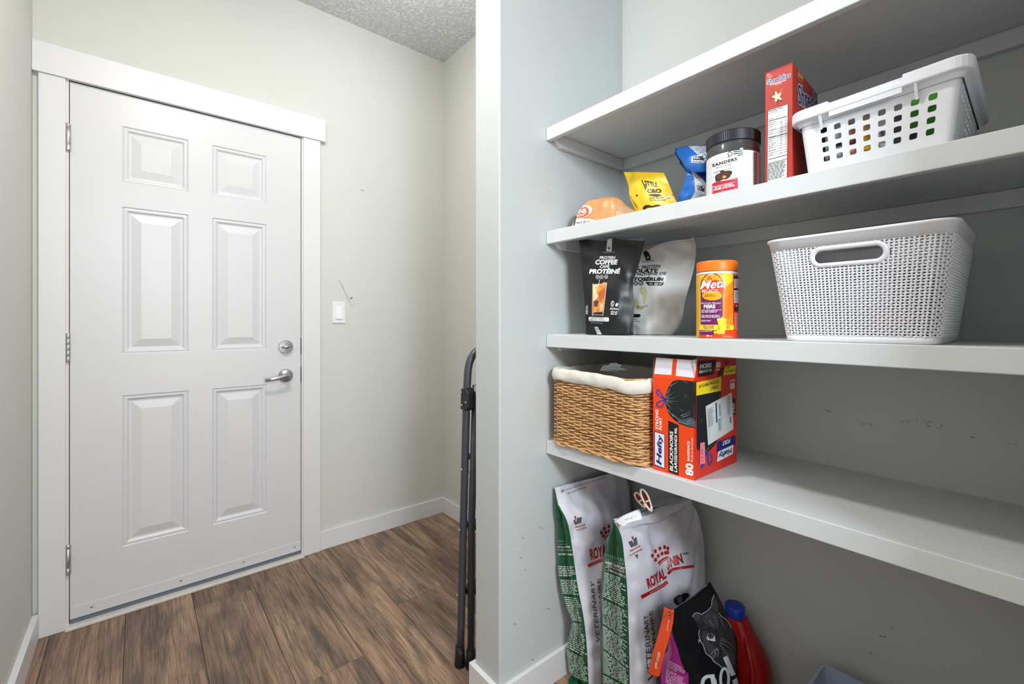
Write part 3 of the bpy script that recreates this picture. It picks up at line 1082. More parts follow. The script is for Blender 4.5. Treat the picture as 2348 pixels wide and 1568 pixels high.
P.poly([(252, 762), (445, 745), (428, 900), (400, 1140), (392, 1190), (262, 1196), (245, 1170)], (206, 128, 62)).up()
P.poly([(252, 772), (330, 775), (300, 880), (330, 930), (290, 985), (255, 1010)], (236, 202, 158)).poly([(275, 800), (330, 795), (380, 830), (330, 880), (290, 850)], (238, 150, 60)).poly([(330, 880), (430, 800), (415, 950), (370, 1060), (340, 990)], (184, 92, 44)).poly([(262, 1010), (300, 985), (335, 1010), (310, 1085), (268, 1080)], (92, 50, 30)).poly([(345, 1020), (395, 960), (388, 1130), (350, 1165)], (226, 178, 120)).poly([(270, 1085), (300, 1100), (290, 1170), (262, 1160)], (240, 158, 60)).poly([(262, 1168), (392, 1160), (388, 1190), (264, 1196)], (40, 26, 20)).poly([(375, 760), (400, 730), (455, 742), (440, 790)], (196, 134, 86))
P.up().stroke([(248, 750), (240, 1180), (262, 1200), (372, 1202), (396, 1180), (446, 760)], 6, (210, 200, 190)).stroke([(252, 765), (370, 775), (445, 752)], 5, (225, 215, 205)).stroke([(346, 690), (330, 785)], 7, (222, 222, 226))
P.poly([(195, 1232), (475, 1241), (480, 1270), (474, 1298), (195, 1289), (188, 1260)], (232, 232, 234)).up().t('ORIGINAL BLEND', (222, 1258), (408, 1262), 22, BLACK, bold=.02, shear=.2).t('MÉLANGE ORIGINAL', (205, 1284), (432, 1287), 25, BLACK, bold=.02, shear=.2)
P.ell(532, 1042, 24, 42, W, rot=.15).up().ell(533, 1042, 17, 34, (26, 27, 31), rot=.15).up().stroke([(532, 1005), (526, 1040), (538, 1080)], 6, W).ell(592, 1058, 17, 28, W, rot=.4)
P.t('62.5mg', (497, 1135), (616, 1140), 38, W, bold=.02).lines([(507, 1146), (606, 1152), (606, 1212), (504, 1206)], 4, (205, 205, 208), words=2, jag=.2).lines([(148, 1130), (182, 1130), (182, 1198), (148, 1198)], 5, (205, 205, 208), words=2).t('16', (148, 1125), (180, 1120), 60, (205, 205, 208), bold=.01, shear=.3).lines([(222, 1308), (390, 1322), (390, 1334), (222, 1318)], 1, (170, 170, 172), words=5, jag=.02)
P.poly([(272, 1378), (318, 1372), (388, 1498), (318, 1498)], G).up().t('1kg', (290, 1428), (335, 1432), 42, BLACK, bold=.02).lines([(300, 1436), (345, 1440), (355, 1458), (310, 1456)], 2, BLACK, words=2)
P.flush(t)

# ---- white whey pouch
t = thing('whey_pouch', 'crumpled pale grey protein pouch with black print behind the black pouch', 'pouch', (1.18, .76, S3))
wl = [(1462, 580), (1452, 610), (1445, 650), (1444, 700), (1446, 740), (1450, 768)]
wr = [(1590, 545), (1596, 572), (1590, 620), (1571, 690), (1562, 740), (1545, 767)]
Lw = (1.15, 1.145, 1.14, 1.14, 1.14, 1.14)
Rw = (1.205, 1.205, 1.2, 1.2, 1.2, 1.2)
rows = []
for i, (a, b) in enumerate(zip(wl, wr)):
    pa, pb = onX(*a, Lw[i]), onX(*b, Rw[i])
    if i == 5:
        pa.z = pb.z = S3 + .0015
    rows.append(prow(pa, pb, (.002, .006, .014, .022, .026, .02)[i]))
rows[0] = [onX(1470, 578, 1.15), onX(1486, 572, 1.155), onX(1512, 560, 1.165), onX(1545, 551, 1.18), onX(1575, 549, 1.195), onX(1591, 543, 1.205)]
wf = pouch('pouch_body', rows, 34, 44, mat('pouch_white', (206, 206, 206), 0.3, spec=.5), t, .011, 13, 5.7, (.05, .05, 0))
P = Print([wf], (1300, 520, 5.59), L=2.5, lift=.0009)
P.poly([(955, 290), (1000, 285), (1050, 330), (1075, 385), (1072, 425), (1015, 435), (1000, 390)], BLACK).up().ell(1040, 392, 14, 16, (160, 160, 160))
P.t('CANADIANPROTEIN', (960, 460), (1115, 440), 15, (70, 70, 72), bold=.005)
P.t('WHEY PROTEIN', (765, 553), (1202, 526), 42, BLACK, bold=.02, shear=.2).t('ISOLATE', (792, 592), (1175, 586), 50, BLACK, bold=.045, shear=.2).t('DE PROTÉINE DE', (815, 630), (1278, 612), 36, BLACK, bold=.02, shear=.2, h2=44).t('LACTOSÉRUM', (690, 692), (1245, 695), 58, BLACK, bold=.045, shear=.2)
for x in (885, 952):
    P.ring(x, 723, 26, 24, 9, BLACK).ell(x, 723, 9, 10, (50, 50, 52))
P.poly([(1008, 705), (1246, 712), (1222, 752), (1045, 750)], BLACK).up().t('55', (1118, 748), (1172, 748), 30, W, bold=.03, shear=.2).lines([(1055, 722), (1105, 722), (1105, 745), (1060, 744)], 2, (200, 200, 200), words=2).lines([(1180, 722), (1228, 722), (1215, 746), (1180, 746)], 2, (200, 200, 200), words=2)
OL = (190, 188, 140)
P.poly([(950, 770), (1000, 768), (1030, 830), (1020, 960), (985, 990), (975, 870), (940, 820)], OL).poly([(870, 950), (905, 910), (920, 960), (900, 1010), (865, 1060)], OL).ell(940, 1035, 42, 18, (178, 170, 96), rot=.3).stroke([(940, 1030), (985, 1025), (1035, 1005)], 7, (70, 66, 50)).ell(912, 1028, 14, 22, (124, 110, 50))
P.poly([(850, 1118), (935, 1118), (948, 1138), (930, 1158), (850, 1160)], BLACK).lines([(850, 1180), (930, 1185), (930, 1196), (850, 1192)], 1, (60, 60, 62), words=2).lines([(850, 1205), (945, 1212), (945, 1224), (850, 1218)], 1, (60, 60, 62), words=3)
P.stroke([(1042, 290), (1160, 250), (1300, 215), (1480, 190), (1645, 185)], 3, (110, 110, 110))
P.flush(t)

# ---- orange fibre tub
t = thing('fibre_tub', 'orange and yellow fibre powder tub with orange screw lid', 'tub', (1.062, .513, S3))
c = (1.062, .513)
r = .0455
tb = MB().lathe([(r - .004, S3), (r, S3 + .004), (r, S3 + .147), (r - .002, S3 + .151), (r - .003, S3 + .153), (r - .003, S3 + .158), (.001, S3 + .158)], (*c, 0), 64)
obj('tub_body', tb, mat('tub_yellow', (244, 176, 22), .3), t, smooth=True)
obj('tub_collar', MB().lathe([(r - .001, S3 + .1495), (r + .0003, S3 + .1505), (r + .0003, S3 + .1545), (r - .002, S3 + .1555)], (*c, 0), 64, caps=False), mat('tub_white', (232, 228, 232), .35), t, smooth=True)
lid = MB().lathe([(r - .001, S3 + .157), (r - .0002, S3 + .158), (r - .0002, S3 + .178), (r - .002, S3 + .181), (.001, S3 + .181)], (*c, 0), 96)
obj('screw_lid', lid, mat('lid_orange', (246, 122, 20), .4), t, smooth=False, label='plain orange screw lid')
P = Print([tb], (1590, 590, 7.842), L=2.5, rough=.3)
OR1, RO, PUR, YL = (240, 140, 22), (232, 66, 18), (110, 16, 92), (250, 214, 30)
P.poly([(520, 600), (720, 420), (720, 1215), (520, 1215)], OR1).up().poly([(560, 760), (720, 560), (720, 900), (640, 1100), (560, 1100)], (238, 120, 20)).poly([(105, 250), (140, 245), (140, 1300), (112, 1300)], (236, 196, 30)).poly([(540, 250), (712, 240), (712, 420), (520, 560)], YL)
P.poly([(108, 1303), (802, 1303), (805, 1440), (108, 1440)], RO).poly([(712, 240), (810, 240), (810, 1310), (712, 1310)], (206, 34, 22)).up()
P.poly([(133, 600), (525, 600), (525, 1110), (440, 1140), (440, 1212), (133, 1212)], PUR).up()
P.ell(337, 530, 212, 248, (128, 30, 22)).up().ell(337, 535, 200, 232, RO).up().ell(337, 690, 178, 84, (250, 170, 24)).poly([(150, 470), (190, 370), (260, 315), (337, 300), (420, 318), (490, 375), (520, 440), (400, 400)], (248, 168, 34)).up()
for x, y in ((294, 355), (270, 392), (320, 390)):
    P.ell(x, y, 16, 24, RO)
P.text('Meta', [(120, 580), (580, 535), (575, 385), (128, 425)], W, bold=.018, shear=.3, outline=(PUR, .022))
P.t('MUCIL', (160, 640), (458, 628), 62, W, bold=.015, outline=(PUR, .02), space=1.2)
P.up(2).t('FIBRE THERAPY', (225, 685), (352, 680), 16, (70, 30, 20)).t('THÉRAPIE PAR LES FIBRES', (195, 708), (398, 700), 18, (70, 30, 20))
P.t('Multi-Health / Multisanté', (148, 840), (486, 836), 34, (236, 220, 236), bold=.005, shear=.15).t('FIBRE', (190, 920), (396, 915), 68, W, bold=.035)
P.lines([(150, 942), (505, 938), (490, 1000), (150, 1004)], 3, (226, 206, 224)).lines([(150, 1036), (480, 1034), (480, 1092), (150, 1094)], 3, (226, 206, 224)).lines([(150, 1125), (320, 1125), (325, 1160), (150, 1162)], 2, (226, 206, 224), words=3)
P.poly([(114, 1212), (440, 1212), (440, 1306), (114, 1306)], YL).poly([(560, 1215), (720, 1215), (716, 1303), (560, 1303)], YL).poly([(117, 1308), (400, 1308), (365, 1392), (117, 1392)], PUR).up()
P.t('REAL SUGAR', (180, 1254), (374, 1250), 30, PUR, bold=.03).t('VRAI SUCRE', (185, 1290), (364, 1284), 30, PUR, bold=.03).lines([(585, 1228), (655, 1228), (655, 1290), (585, 1290)], 4, (80, 40, 20), words=2).t('72 servings/portions', (130, 1345), (340, 1335), 26, W, bold=.01, shear=.15)
P.poly([(420, 1110), (505, 1120), (592, 1105), (580, 1250), (560, 1345), (480, 1350), (455, 1230)], (252, 206, 40)).up().ell(505, 1112, 84, 20, (255, 226, 96)).ell(465, 1340, 44, 38, (252, 222, 84)).ell(395, 1345, 30, 28, (248, 200, 40)).ell(525, 1352, 34, 26, (248, 200, 40)).poly([(490, 1110), (510, 1060), (540, 1100), (520, 1120)], (252, 226, 70)).up().ell(462, 1340, 28, 24, (250, 180, 50))
P.t('861 g', (240, 1430), (330, 1436), 38, W, bold=.02).lines([(535, 1410), (715, 1412), (700, 1435), (535, 1432)], 3, (246, 190, 180))
P.lines([(728, 255), (795, 255), (795, 325), (728, 325)], 5, (240, 190, 180), words=2).quad([(722, 350), (800, 350), (800, 385), (722, 385)], (60, 10, 40)).quad([(722, 385), (800, 385), (800, 550), (722, 550)], (232, 214, 222)).quad([(722, 555), (800, 555), (800, 590), (722, 590)], (60, 10, 40)).quad([(722, 592), (800, 592), (800, 815), (722, 815)], (232, 214, 222)).ell(765, 905, 40, 72, (90, 8, 20)).up()
P.lines([(728, 395), (795, 395), (795, 545), (728, 545)], 14, (90, 60, 90), words=3).lines([(728, 600), (795, 600), (795, 810), (728, 810)], 18, (90, 60, 90), words=3).t('#1', (748, 892), (775, 892), 40, (230, 200, 200), bold=.02).lines([(728, 1000), (798, 1000), (798, 1300), (728, 1300)], 18, (236, 150, 130), words=3)
P.flush(t)

# ---- lower white woven basket
t = thing('woven_plastic_basket', 'white plastic basket with woven holes and slot handle on third shelf', 'basket', (1.13, .235, S3))
WPL = mat('white_plastic', (228, 229, 236), 0.36)
HT_ = .2035
x0b, x1b, y0b, y1b = 1.004, 1.255, .122, .345
x0t, x1t, y0t, y1t = .985, 1.275, .098, .374
NC = 164
ring_b = rrect(x0b, x1b, y0b, y1b, .02, .001)
ring_t = rrect(x0t, x1t, y0t, y1t, .026, .001)


def bpt(s, h, o=0.0):
    a = ring_b[int(s * len(ring_b)) % len(ring_b)]
    b = ring_t[int(s * len(ring_t)) % len(ring_t)]
    return V((a[0] + (b[0] - a[0]) * h + a[2] * o, a[1] + (b[1] - a[1]) * h + a[3] * o, S3 + HT_ * h))


hy0, hz0 = .2385, S3 + .160       # handle slot centre
hw, hh = .0515, .0115


def inslot(p, gx=.008, gz=.007):
    if p.x > 1.06:
        return False
    dy = max(0, abs(p.y - hy0) - (hw - hh))
    return math.hypot(dy / (hh + gx), (p.z - hz0) / (hh + gz)) < 1


wv = MB()
NRW = 35
for i in range(NRW):
    h = .065 + (.888 - .065) * i / (NRW - 1)
    run = []
    for j in range(NC * 2 + 1):
        s = j / (NC * 2)
        o = .0013 * (1 if ((j // 2) + i) % 2 else -1) if j % 2 == 0 else 0
        p = bpt(s, h, o)
        if inslot(p):
            if len(run) > 1:
                wv.tube(run, .00158, 5)
            run = []
        else:
            run.append(p)
    if len(run) > 1:
        wv.tube(run, .00158, 5)
for j in range(NC):
    s = j / NC
    run = []
    for i in range(NRW + 1):
        h = .055 + (.90 - .055) * i / NRW
        p = bpt(s, h, .0013 * (1 if (j + i) % 2 else -1))
        if inslot(p, .006, .005):
            if len(run) > 1:
                wv.tube(run, .00185, 5)
            run = []
        else:
            run.append(p)
    if len(run) > 1:
        wv.tube(run, .00185, 5)
obj('woven_wall', wv, WPL, t, smooth=True, kind='stuff')
N_ = 160


def bring(h, o):
    return [bpt(k / N_, h, o) for k in range(N_)]


base = MB().grid([bring(0, -.004), bring(0, .0), bring(.012, .0022), bring(.055, .0022), bring(.06, -.001), bring(.03, -.002)], closed=True)
base.f.append(tuple(range(5 * N_, 6 * N_)))
obj('base_band', base, WPL, t, smooth=True)
obj('rim', MB().grid([bring(.893, -.001), bring(.893, .0034), bring(.965, .0034), bring(.972, .0055), bring(.985, .0068), bring(1.0, .0055), bring(1.003, .002), bring(.995, -.0025), bring(.893, -.0034)], closed=True), WPL, t, smooth=True)
ho, hi = [], []
for k in range(48):
    a = 2 * math.pi * k / 48
    ca, sa = math.cos(a), math.sin(a)
    cyy = hy0 + (hw - hh) * (1 if ca > 0 else -1)
    ho.append((cyy + (hh + .0085) * ca, hz0 + (hh + .0085) * sa))
    hi.append((cyy + hh * ca, hz0 + hh * sa))


def fx(z, o):
    h = (z - S3) / HT_
    return x0b + (x0t - x0b) * h - o


obj('handle_frame', MB().grid([[(fx(z, -.003), y, z) for y, z in ho], [(fx(z, .002), y, z) for y, z in ho], [(fx(z, .0035), (y + y2) / 2, (z + z2) / 2) for (y, z), (y2, z2) in zip(ho, hi)], [(fx(z, .002), y, z) for y, z in hi], [(fx(z, -.003), y, z) for y, z in hi]], closed=True), WPL, t, smooth=True)
tt = thing('dark_packet', 'dark packet filling the white woven basket behind its holes', 'packet', (1.12, .235, S3 + .006))  # block added so the gaps in the weave turn black
obj('packet_body', MB().prism([(1.024, .142, S3 + .008), (1.24, .142, S3 + .008), (1.24, .142, S3 + .125), (1.05, .142, S3 + .14), (1.02, .142, S3 + .125)], (0, .186, 0)), mat('packet_dark', (24, 24, 27), .6), tt, bevel=.006)
tt = thing('red_packet', 'small red packet glimpsed through holes low on the right of woven basket', 'packet', (1.02, .18, S3 + .03))
obj('packet_body', MB().box(1.0145, 1.0185, .155, .205, S3 + .03, S3 + .062), mat('packet_red', (196, 60, 44), .5), tt, bevel=.001)
tt = thing('pale_packet', 'pale blue packet glimpsed through the middle holes of woven basket', 'packet', (1.02, .21, S3 + .07))
obj('packet_body', MB().box(1.011, 1.015, .178, .245, S3 + .068, S3 + .112), mat('packet_pale', (168, 176, 196), .5), tt, bevel=.001)

# ================================================================== second shelf
# ---- bagged loaf
t = thing('bread_loaf', 'bagged french bread loaf with round red label at left end of second shelf', 'bread', (1.085, .87, S2))
rows = []
NL = 26
for i in range(NL + 1):
    u = i / NL
    y = .966 - u * .175
    e = max(0, 1 - abs(2 * u - 1) ** 3.2) ** .5
    rr = []
    for k in range(25):
        a = math.pi * k / 24
        w = .043 * (.55 + .45 * e) * (1 if u > .02 else .8)
        h = (.094 * (1 - .10 * u)) * (.30 + .70 * e)
        p = V((1.085 - math.cos(a) * w, y, S2 + .003 + abs(math.sin(a)) ** .8 * h))
        n = noise.noise(p * 45) * .002 + abs(noise.noise(V((p.x * 26, p.y * 60, p.z * 40)))) * -.0045
        p += V((-math.cos(a), 0, math.sin(a))) * n
        rr.append(p)
    rows.append(rr)
loaf = MB().grid(rows)
loaf.f.append(tuple(range(25)))
loaf.f.append(tuple(range(NL * 25, NL * 25 + 25)))
bm_ = mat('bread_crust', (208, 146, 88), .45, vary=.16, vscale=26, bump=.3, bscale=60, coat=.35)
obj('loaf', loaf, bm_, t, smooth=True)
tail = []
for i in range(9):
    u = i / 8
    w, h = .036 * (1 - .75 * u) + .004, .05 * (1 - u) ** 1.2 + .006
    tail.append([V((1.085 - math.cos(math.pi * k / 14) * w, .80 - .075 * u, S2 + .002 + math.sin(math.pi * k / 14) * h * (1 + .07 * math.sin(k * 2.6 + i * .6)))) for k in range(15)])
obj('bag_tail', MB().grid(tail), mat('bag_film_tan', (186, 148, 110), .2, spec=.8, vary=.2, vscale=40), t, smooth=True, label='twisted plastic end of the bread bag')
fb = []
for i in range(7):
    u = i / 6
    fb.append([V((1.085 - math.cos(math.pi * k / 14) * (.026 + .010 * u), .985 - .02 * u, S2 + .002 + math.sin(math.pi * k / 14) * (.03 + .026 * u) * (1 + .1 * math.sin(k * 2.1)))) for k in range(15)])
obj('bag_end', MB().grid(fb), mat('bag_film_grey', (196, 192, 186), .2, spec=.8), t, smooth=True)
P = Print([loaf], (1290, 310, 6.817), L=2, lift=.0011)
P.poly([(165, 1320), (260, 1300), (380, 1305), (470, 1315), (540, 1340), (560, 1500), (165, 1500)], (232, 228, 228)).up()
P.text('French Bread', [(188, 1392), (440, 1372), (438, 1325), (186, 1345)], (30, 26, 30), bold=.012, shear=.3)
P.poly([(180, 1190), (250, 1118), (330, 1098), (420, 1105), (470, 1150), (455, 1210), (380, 1275), (300, 1292), (225, 1270)], (238, 226, 220)).up().ell(310, 1198, 108, 84, (226, 72, 26), rot=-.15).up().ring(312, 1190, 62, 56, 8, (246, 220, 206))
P.t('NB', (258, 1226), (362, 1216), 62, (246, 232, 222), bold=.04, shear=.15).t('Bakery', (240, 1275), (342, 1262), 32, W, bold=.02).t('NORTHERN', (285, 1132), (385, 1118), 16, W, bold=.01)
P.flush(t)

# ---- yellow snack bag
t = thing('yellow_snack_bag', 'small yellow snack bag with brown lettering between bread and blue bag', 'snack bag', (1.13, .73, S2))
Y0 = 1.115
pl_ = [(1430, 394), (1441, 425), (1444, 452), (1458, 488)]
pr_ = [(1522, 396), (1535, 425), (1544, 447), (1553, 470)]
rows = []
for i, (a, b) in enumerate(zip(pl_, pr_)):
    pa, pb = onX(*a, Y0 + .03 - .008 * i), onX(*b, Y0 + .03 - .008 * i)
    rows.append([pa] + [pa.lerp(pb, f) + V((-.016 * (0, .75, 1, .9)[i] * math.sin(math.pi * f), 0, 0)) for f in (.2, .4, .6, .8)] + [pb])
pa, pb = rows[-1][0].copy(), rows[-1][-1].copy()
for p in (pa, pb):
    p.z = S2 + .002
rows.append([pa] + [pa.lerp(pb, f) + V((-.006 * math.sin(math.pi * f), 0, 0)) for f in (.2, .4, .6, .8)] + [pb])
yf = pouch('bag_body', rows, 26, 34, mat('bag_yellow', (240, 198, 44), .38, vary=.05, vscale=30), t, .0035, 24, 9.1, (.045, .01, 0))
P = Print([yf], (1290, 310, 6.817), L=3)
BRN = (44, 26, 14)
P.text('LITTLE', [(1265, 782), (1496, 812), (1474, 742), (1228, 698)], BRN, bold=.045, space=.9).text('F', [(1290, 850), (1330, 850), (1310, 770), (1262, 765)], BRN, bold=.05).text('C&O', [(1325, 905), (1548, 905), (1540, 835), (1315, 842)], BRN, bold=.055)
P.poly([(1350, 925), (1430, 915), (1500, 920), (1560, 940), (1480, 962), (1430, 958), (1360, 948)], BRN).up()
P.t('LITTLE YELLOWS', (1352, 1005), (1590, 990), 34, BRN, bold=.04).t("P'TITES JAUNES", (1365, 1040), (1612, 1030), 28, BRN, bold=.03)
P.ell(1163, 943, 18, 18, (110, 60, 20))
for k in range(9):
    P.stroke([(1052 + k * 12, 940 + k * 22), (1075 + k * 14, 985 + k * 20)], 7, BRN, True)
P.poly([(1560, 960), (1640, 910), (1700, 940), (1740, 1000), (1740, 1030), (1640, 1030)], (222, 206, 130)).up().t('à la ferme', (1590, 960), (1650, 940), 20, BRN, bold=.005).t('Kettle', (1625, 1005), (1690, 990), 22, BRN, bold=.005)
P.poly([(1250, 1130), (1290, 1095), (1340, 1088), (1400, 1105), (1450, 1090), (1500, 1080), (1545, 1105), (1600, 1085), (1600, 1110), (1500, 1112), (1400, 1130), (1330, 1135), (1262, 1175)], BRN)
P.stroke([(1650, 740), (1690, 800), (1715, 860), (1730, 940)], 26, (90, 60, 16))
P.flush(t)

# ---- blue snack bag
t = thing('blue_snack_bag', 'crumpled blue and white snack bag with folded top left of the jar', 'snack bag', (1.16, .61, S2))
pl_ = [(1556, 372), (1572, 395), (1568, 420), (1560, 440), (1556, 462)]
pr_ = [(1640, 372), (1645, 395), (1645, 420), (1645, 440), (1645, 445)]
X1 = 1.145
rows = []
for i, (a, b) in enumerate(zip(pl_, pr_)):
    pa, pb = onX(*a, X1), onX(*b, X1 + .03)
    rows.append([pa] + [pa.lerp(pb, f) + V((-.016 * (.2, .5, 1, .9, .7)[i] * math.sin(math.pi * f), 0, (0, -.012, .010, 0, 0)[i] * math.sin(6 * f))) for f in (.25, .5, .75)] + [pb])
pa, pb = rows[-1][0].copy(), rows[-1][-1].copy()
pa.z = pb.z = S2 + .002
rows.append([pa, pa.lerp(pb, .25), pa.lerp(pb, .5), pa.lerp(pb, .75), pb])
BLU = mat('bag_blue', (34, 116, 214), .3, spec=.6)
df = pouch('bag_body', rows, 24, 30, BLU, t, .007, 26, 2.4, (.05, .02, 0))
rows = [[onX(1549, 340, X1 + .01), onX(1580, 334, X1 + .01), onX(1612, 333, X1 + .02), onX(1645, 330, X1 + .035)],
        [onX(1550, 350, X1 - .012), onX(1580, 348, X1 - .02), onX(1610, 352, X1 - .016), onX(1645, 352, X1 + .015)],
        [onX(1562, 370, X1 - .016), onX(1582, 378, X1 - .026), onX(1612, 378, X1 - .02), onX(1645, 376, X1 + .015)],
        [onX(1574, 390, X1 - .004), onX(1590, 395, X1 - .018), onX(1615, 394, X1 - .014), onX(1645, 391, X1 + .022)]]
ft, _ = sheet(rows, 22, 20, .003, 30, 6)
obj('folded_top', ft, BLU, t, smooth=True, solid=.0008)
fl = MB().prism([onX(1549, 340, X1 - .001), onX(1547, 351, X1 - .006), onX(1560, 372, X1 - .012), onX(1572, 386, X1 - .006), onX(1577, 355, X1 - .012)], (.008, .003, 0))
obj('side_fold', fl, mat('bag_dark_blue', (14, 56, 160), .4), t, label='dark blue fold at the corner')
P = Print([ft, df], (1540, 290, 8.71), L=2.5)
PW_ = (214, 220, 232)
P.poly([(330, 392), (520, 385), (770, 352), (770, 520), (600, 590), (520, 560)], PW_).up().t('AD', (545, 560), (665, 525), 62, (60, 110, 190), bold=.005).t('L', (500, 490), (540, 470), 34, (60, 110, 190))
P.poly([(410, 590), (770, 540), (760, 600), (640, 735), (388, 722)], PW_).up().poly([(440, 600), (600, 590), (640, 640), (660, 680), (420, 668)], (40, 44, 52)).ell(660, 600, 50, 44, (60, 64, 72)).up().ell(655, 600, 32, 30, PW_).lines([(430, 690), (630, 712), (625, 736), (410, 714)], 1, (40, 44, 52), words=4).lines([(445, 610), (590, 603), (610, 660), (435, 655)], 3, PW_, words=4)
P.poly([(400, 905), (450, 900), (640, 1050), (700, 1170), (770, 1320), (770, 1400), (380, 1460), (470, 1300), (460, 1080)], PW_).up()
P.poly([(450, 900), (770, 890), (770, 1230), (690, 1130), (600, 1040)], (16, 46, 130)).lines([(420, 910), (560, 930), (620, 1060), (500, 1040)], 7, (50, 60, 80), words=3)
P.poly([(505, 1180), (600, 1185), (660, 1250), (650, 1310), (520, 1260)], (40, 44, 52)).ell(630, 1215, 32, 34, (40, 44, 52)).up().ell(630, 1215, 18, 20, PW_).lines([(512, 1190), (590, 1195), (610, 1280), (520, 1250)], 4, PW_, words=2).poly([(700, 1290), (745, 1280), (745, 1330), (700, 1345)], (70, 74, 84))
for k in range(9):
    P.stroke([(570 + k * 14, 1335 + k * 4), (530 + k * 16, 1440)], 6, (50, 54, 62))
P.flush(t)

# ---- clear chocolate jar
t = thing('chocolate_jar', 'clear plastic jar with black ribbed lid and white label on second shelf', 'jar', (1.07, .479, S2))
c, r = (1.07, .479), .0565
GLASS = mat('clear_plastic', (236, 238, 240), .06, trans=.96, spec=.5)
outer = [(r - .006, S2), (r - .001, S2 + .004), (r - .0006, S2 + .092), (r, S2 + .094), (r, S2 + .112), (r - .003, S2 + .117), (r - .004, S2 + .120)]
inner = [(r - .0055, S2 + .120), (r - .0045, S2 + .117), (r - .0015, S2 + .112), (r - .002, S2 + .006), (r - .007, S2 + .002), (.0005, S2 + .002)]
jb = MB().lathe(outer + inner, (*c, 0), 72, caps=False)
b0 = 0
jb.f.append(tuple(range(72))[::-1])
n_ = len(outer + inner) - 1
jb.f.append(tuple(n_ * 72 + k for k in range(72)))
obj('jar_body', jb, GLASS, t, smooth=True)
lb = MB().lathe([(r + .0004, S2 + .004), (r + .0006, S2 + .006), (r + .0006, S2 + .0935), (r + .0004, S2 + .0945)], (*c, 0), 96, caps=False)
obj('paper_label', lb, mat('label_white', (228, 226, 232), .45), t, smooth=True, label='white printed paper label round the jar')
for zz in (.1155, .1185):
    ring = [(c[0] + (r - .0025) * math.cos(2 * math.pi * k / 60), c[1] + (r - .0025) * math.sin(2 * math.pi * k / 60), S2 + zz) for k in range(60)]
    obj('thread', MB().tube(ring, .0011, 6, closed=True), GLASS, t, smooth=True)
rows = []
for z, dr in ((S2 + .120, -.001), (S2 + .121, .0), (S2 + .143, .0), (S2 + .1455, -.002)):
    row = []
    for k in range(360):
        a = 2 * math.pi * k / 360
        q = r + .0005 + dr + (.0007 if (k // 2) % 2 and dr == 0 else 0)
        row.append(V((c[0] + q * math.cos(a), c[1] + q * math.sin(a), z)))
    rows.append(row)
ld = MB().grid(rows, closed=True)
ld.f.append(tuple(range(3 * 360, 4 * 360)))
ld.f.append(tuple(range(360))[::-1])
obj('ribbed_lid', ld, mat('lid_black', (26, 28, 36), .4), t, label='black ribbed screw lid')
P = Print([lb], (1540, 290, 8.71), L=2.5)
BK_ = (24, 24, 28)
P.text('SANDERS', [(815, 815), (1310, 672), (1302, 610), (808, 752)], BK_, bold=.045, space=1.15).t('SMALL BATCH WONDERS', (880, 842), (1192, 762), 18, BK_, bold=.01).t('LES MERVEILLES D’UN PETIT LOT', (842, 935), (1258, 825), 20, BK_, bold=.01)
P.poly([(1112, 478), (1435, 430), (1436, 580), (1112, 618)], (232, 232, 234)).up().ring(1168, 548, 40, 42, 14, BK_).stroke([(1150, 580), (1128, 615)], 16, BK_)
for k, (y, w) in enumerate(((488, 190), (528, 190), (560, 110))):
    P.poly([(1425 - w, y + 10), (1420, y - 12), (1420, y + 10), (1425 - w, y + 32)], BK_)
P.up().lines([(1232, 455), (1415, 440), (1415, 455), (1232, 472)], 1, BK_, words=4)
CH, CH2 = (62, 34, 26), (112, 66, 48)
P.poly([(866, 1005), (905, 950), (965, 935), (975, 885), (1020, 866), (1070, 890), (1150, 878), (1205, 890), (1210, 940), (1160, 1010), (1110, 1050), (1020, 1060), (960, 1095), (885, 1105)], CH).up()
rr_ = random.Random(4)
for k in range(34):
    x = rr_.uniform(880, 1190)
    y = 1000 - (x - 880) * .2 + rr_.uniform(-50, 60)
    P.stroke([(x, y), (x + rr_.uniform(-22, 22), y + rr_.uniform(-16, 16))], 7, CH2 if k % 3 else (190, 160, 140), True)
P.poly([(1010, 1010), (1040, 975), (1085, 985), (1095, 1015), (1050, 1040)], (232, 146, 46))
P.poly([(815, 1150), (860, 1120), (1320, 1018), (1328, 1250), (815, 1362)], (182, 28, 52)).up()
P.stroke([(830, 1190), (832, 1345), (990, 1308)], 5, W, smooth=False).stroke([(1045, 1296), (1300, 1240)], 5, W).stroke([(1010, 1085), (1295, 1045)], 5, W).ring(1020, 1300, 18, 16, 5, W)
P.t('MILK CHOCOLATE – CHOCOLAT AU LAIT', (835, 1215), (1265, 1115), 20, W, bold=.01).t('SEA SALT CARAMELS', (862, 1246), (1218, 1162), 32, W, bold=.03).t('CARAMEL AU SEL DE MER', (838, 1290), (1262, 1190), 32, W, bold=.03)
for k in range(44):
    y = 500 + k * 15
    P.stroke([(1632, y + 24), (1700, y + 14)], 8 if k % 3 else 4, (52, 52, 58))
P.flush(t)

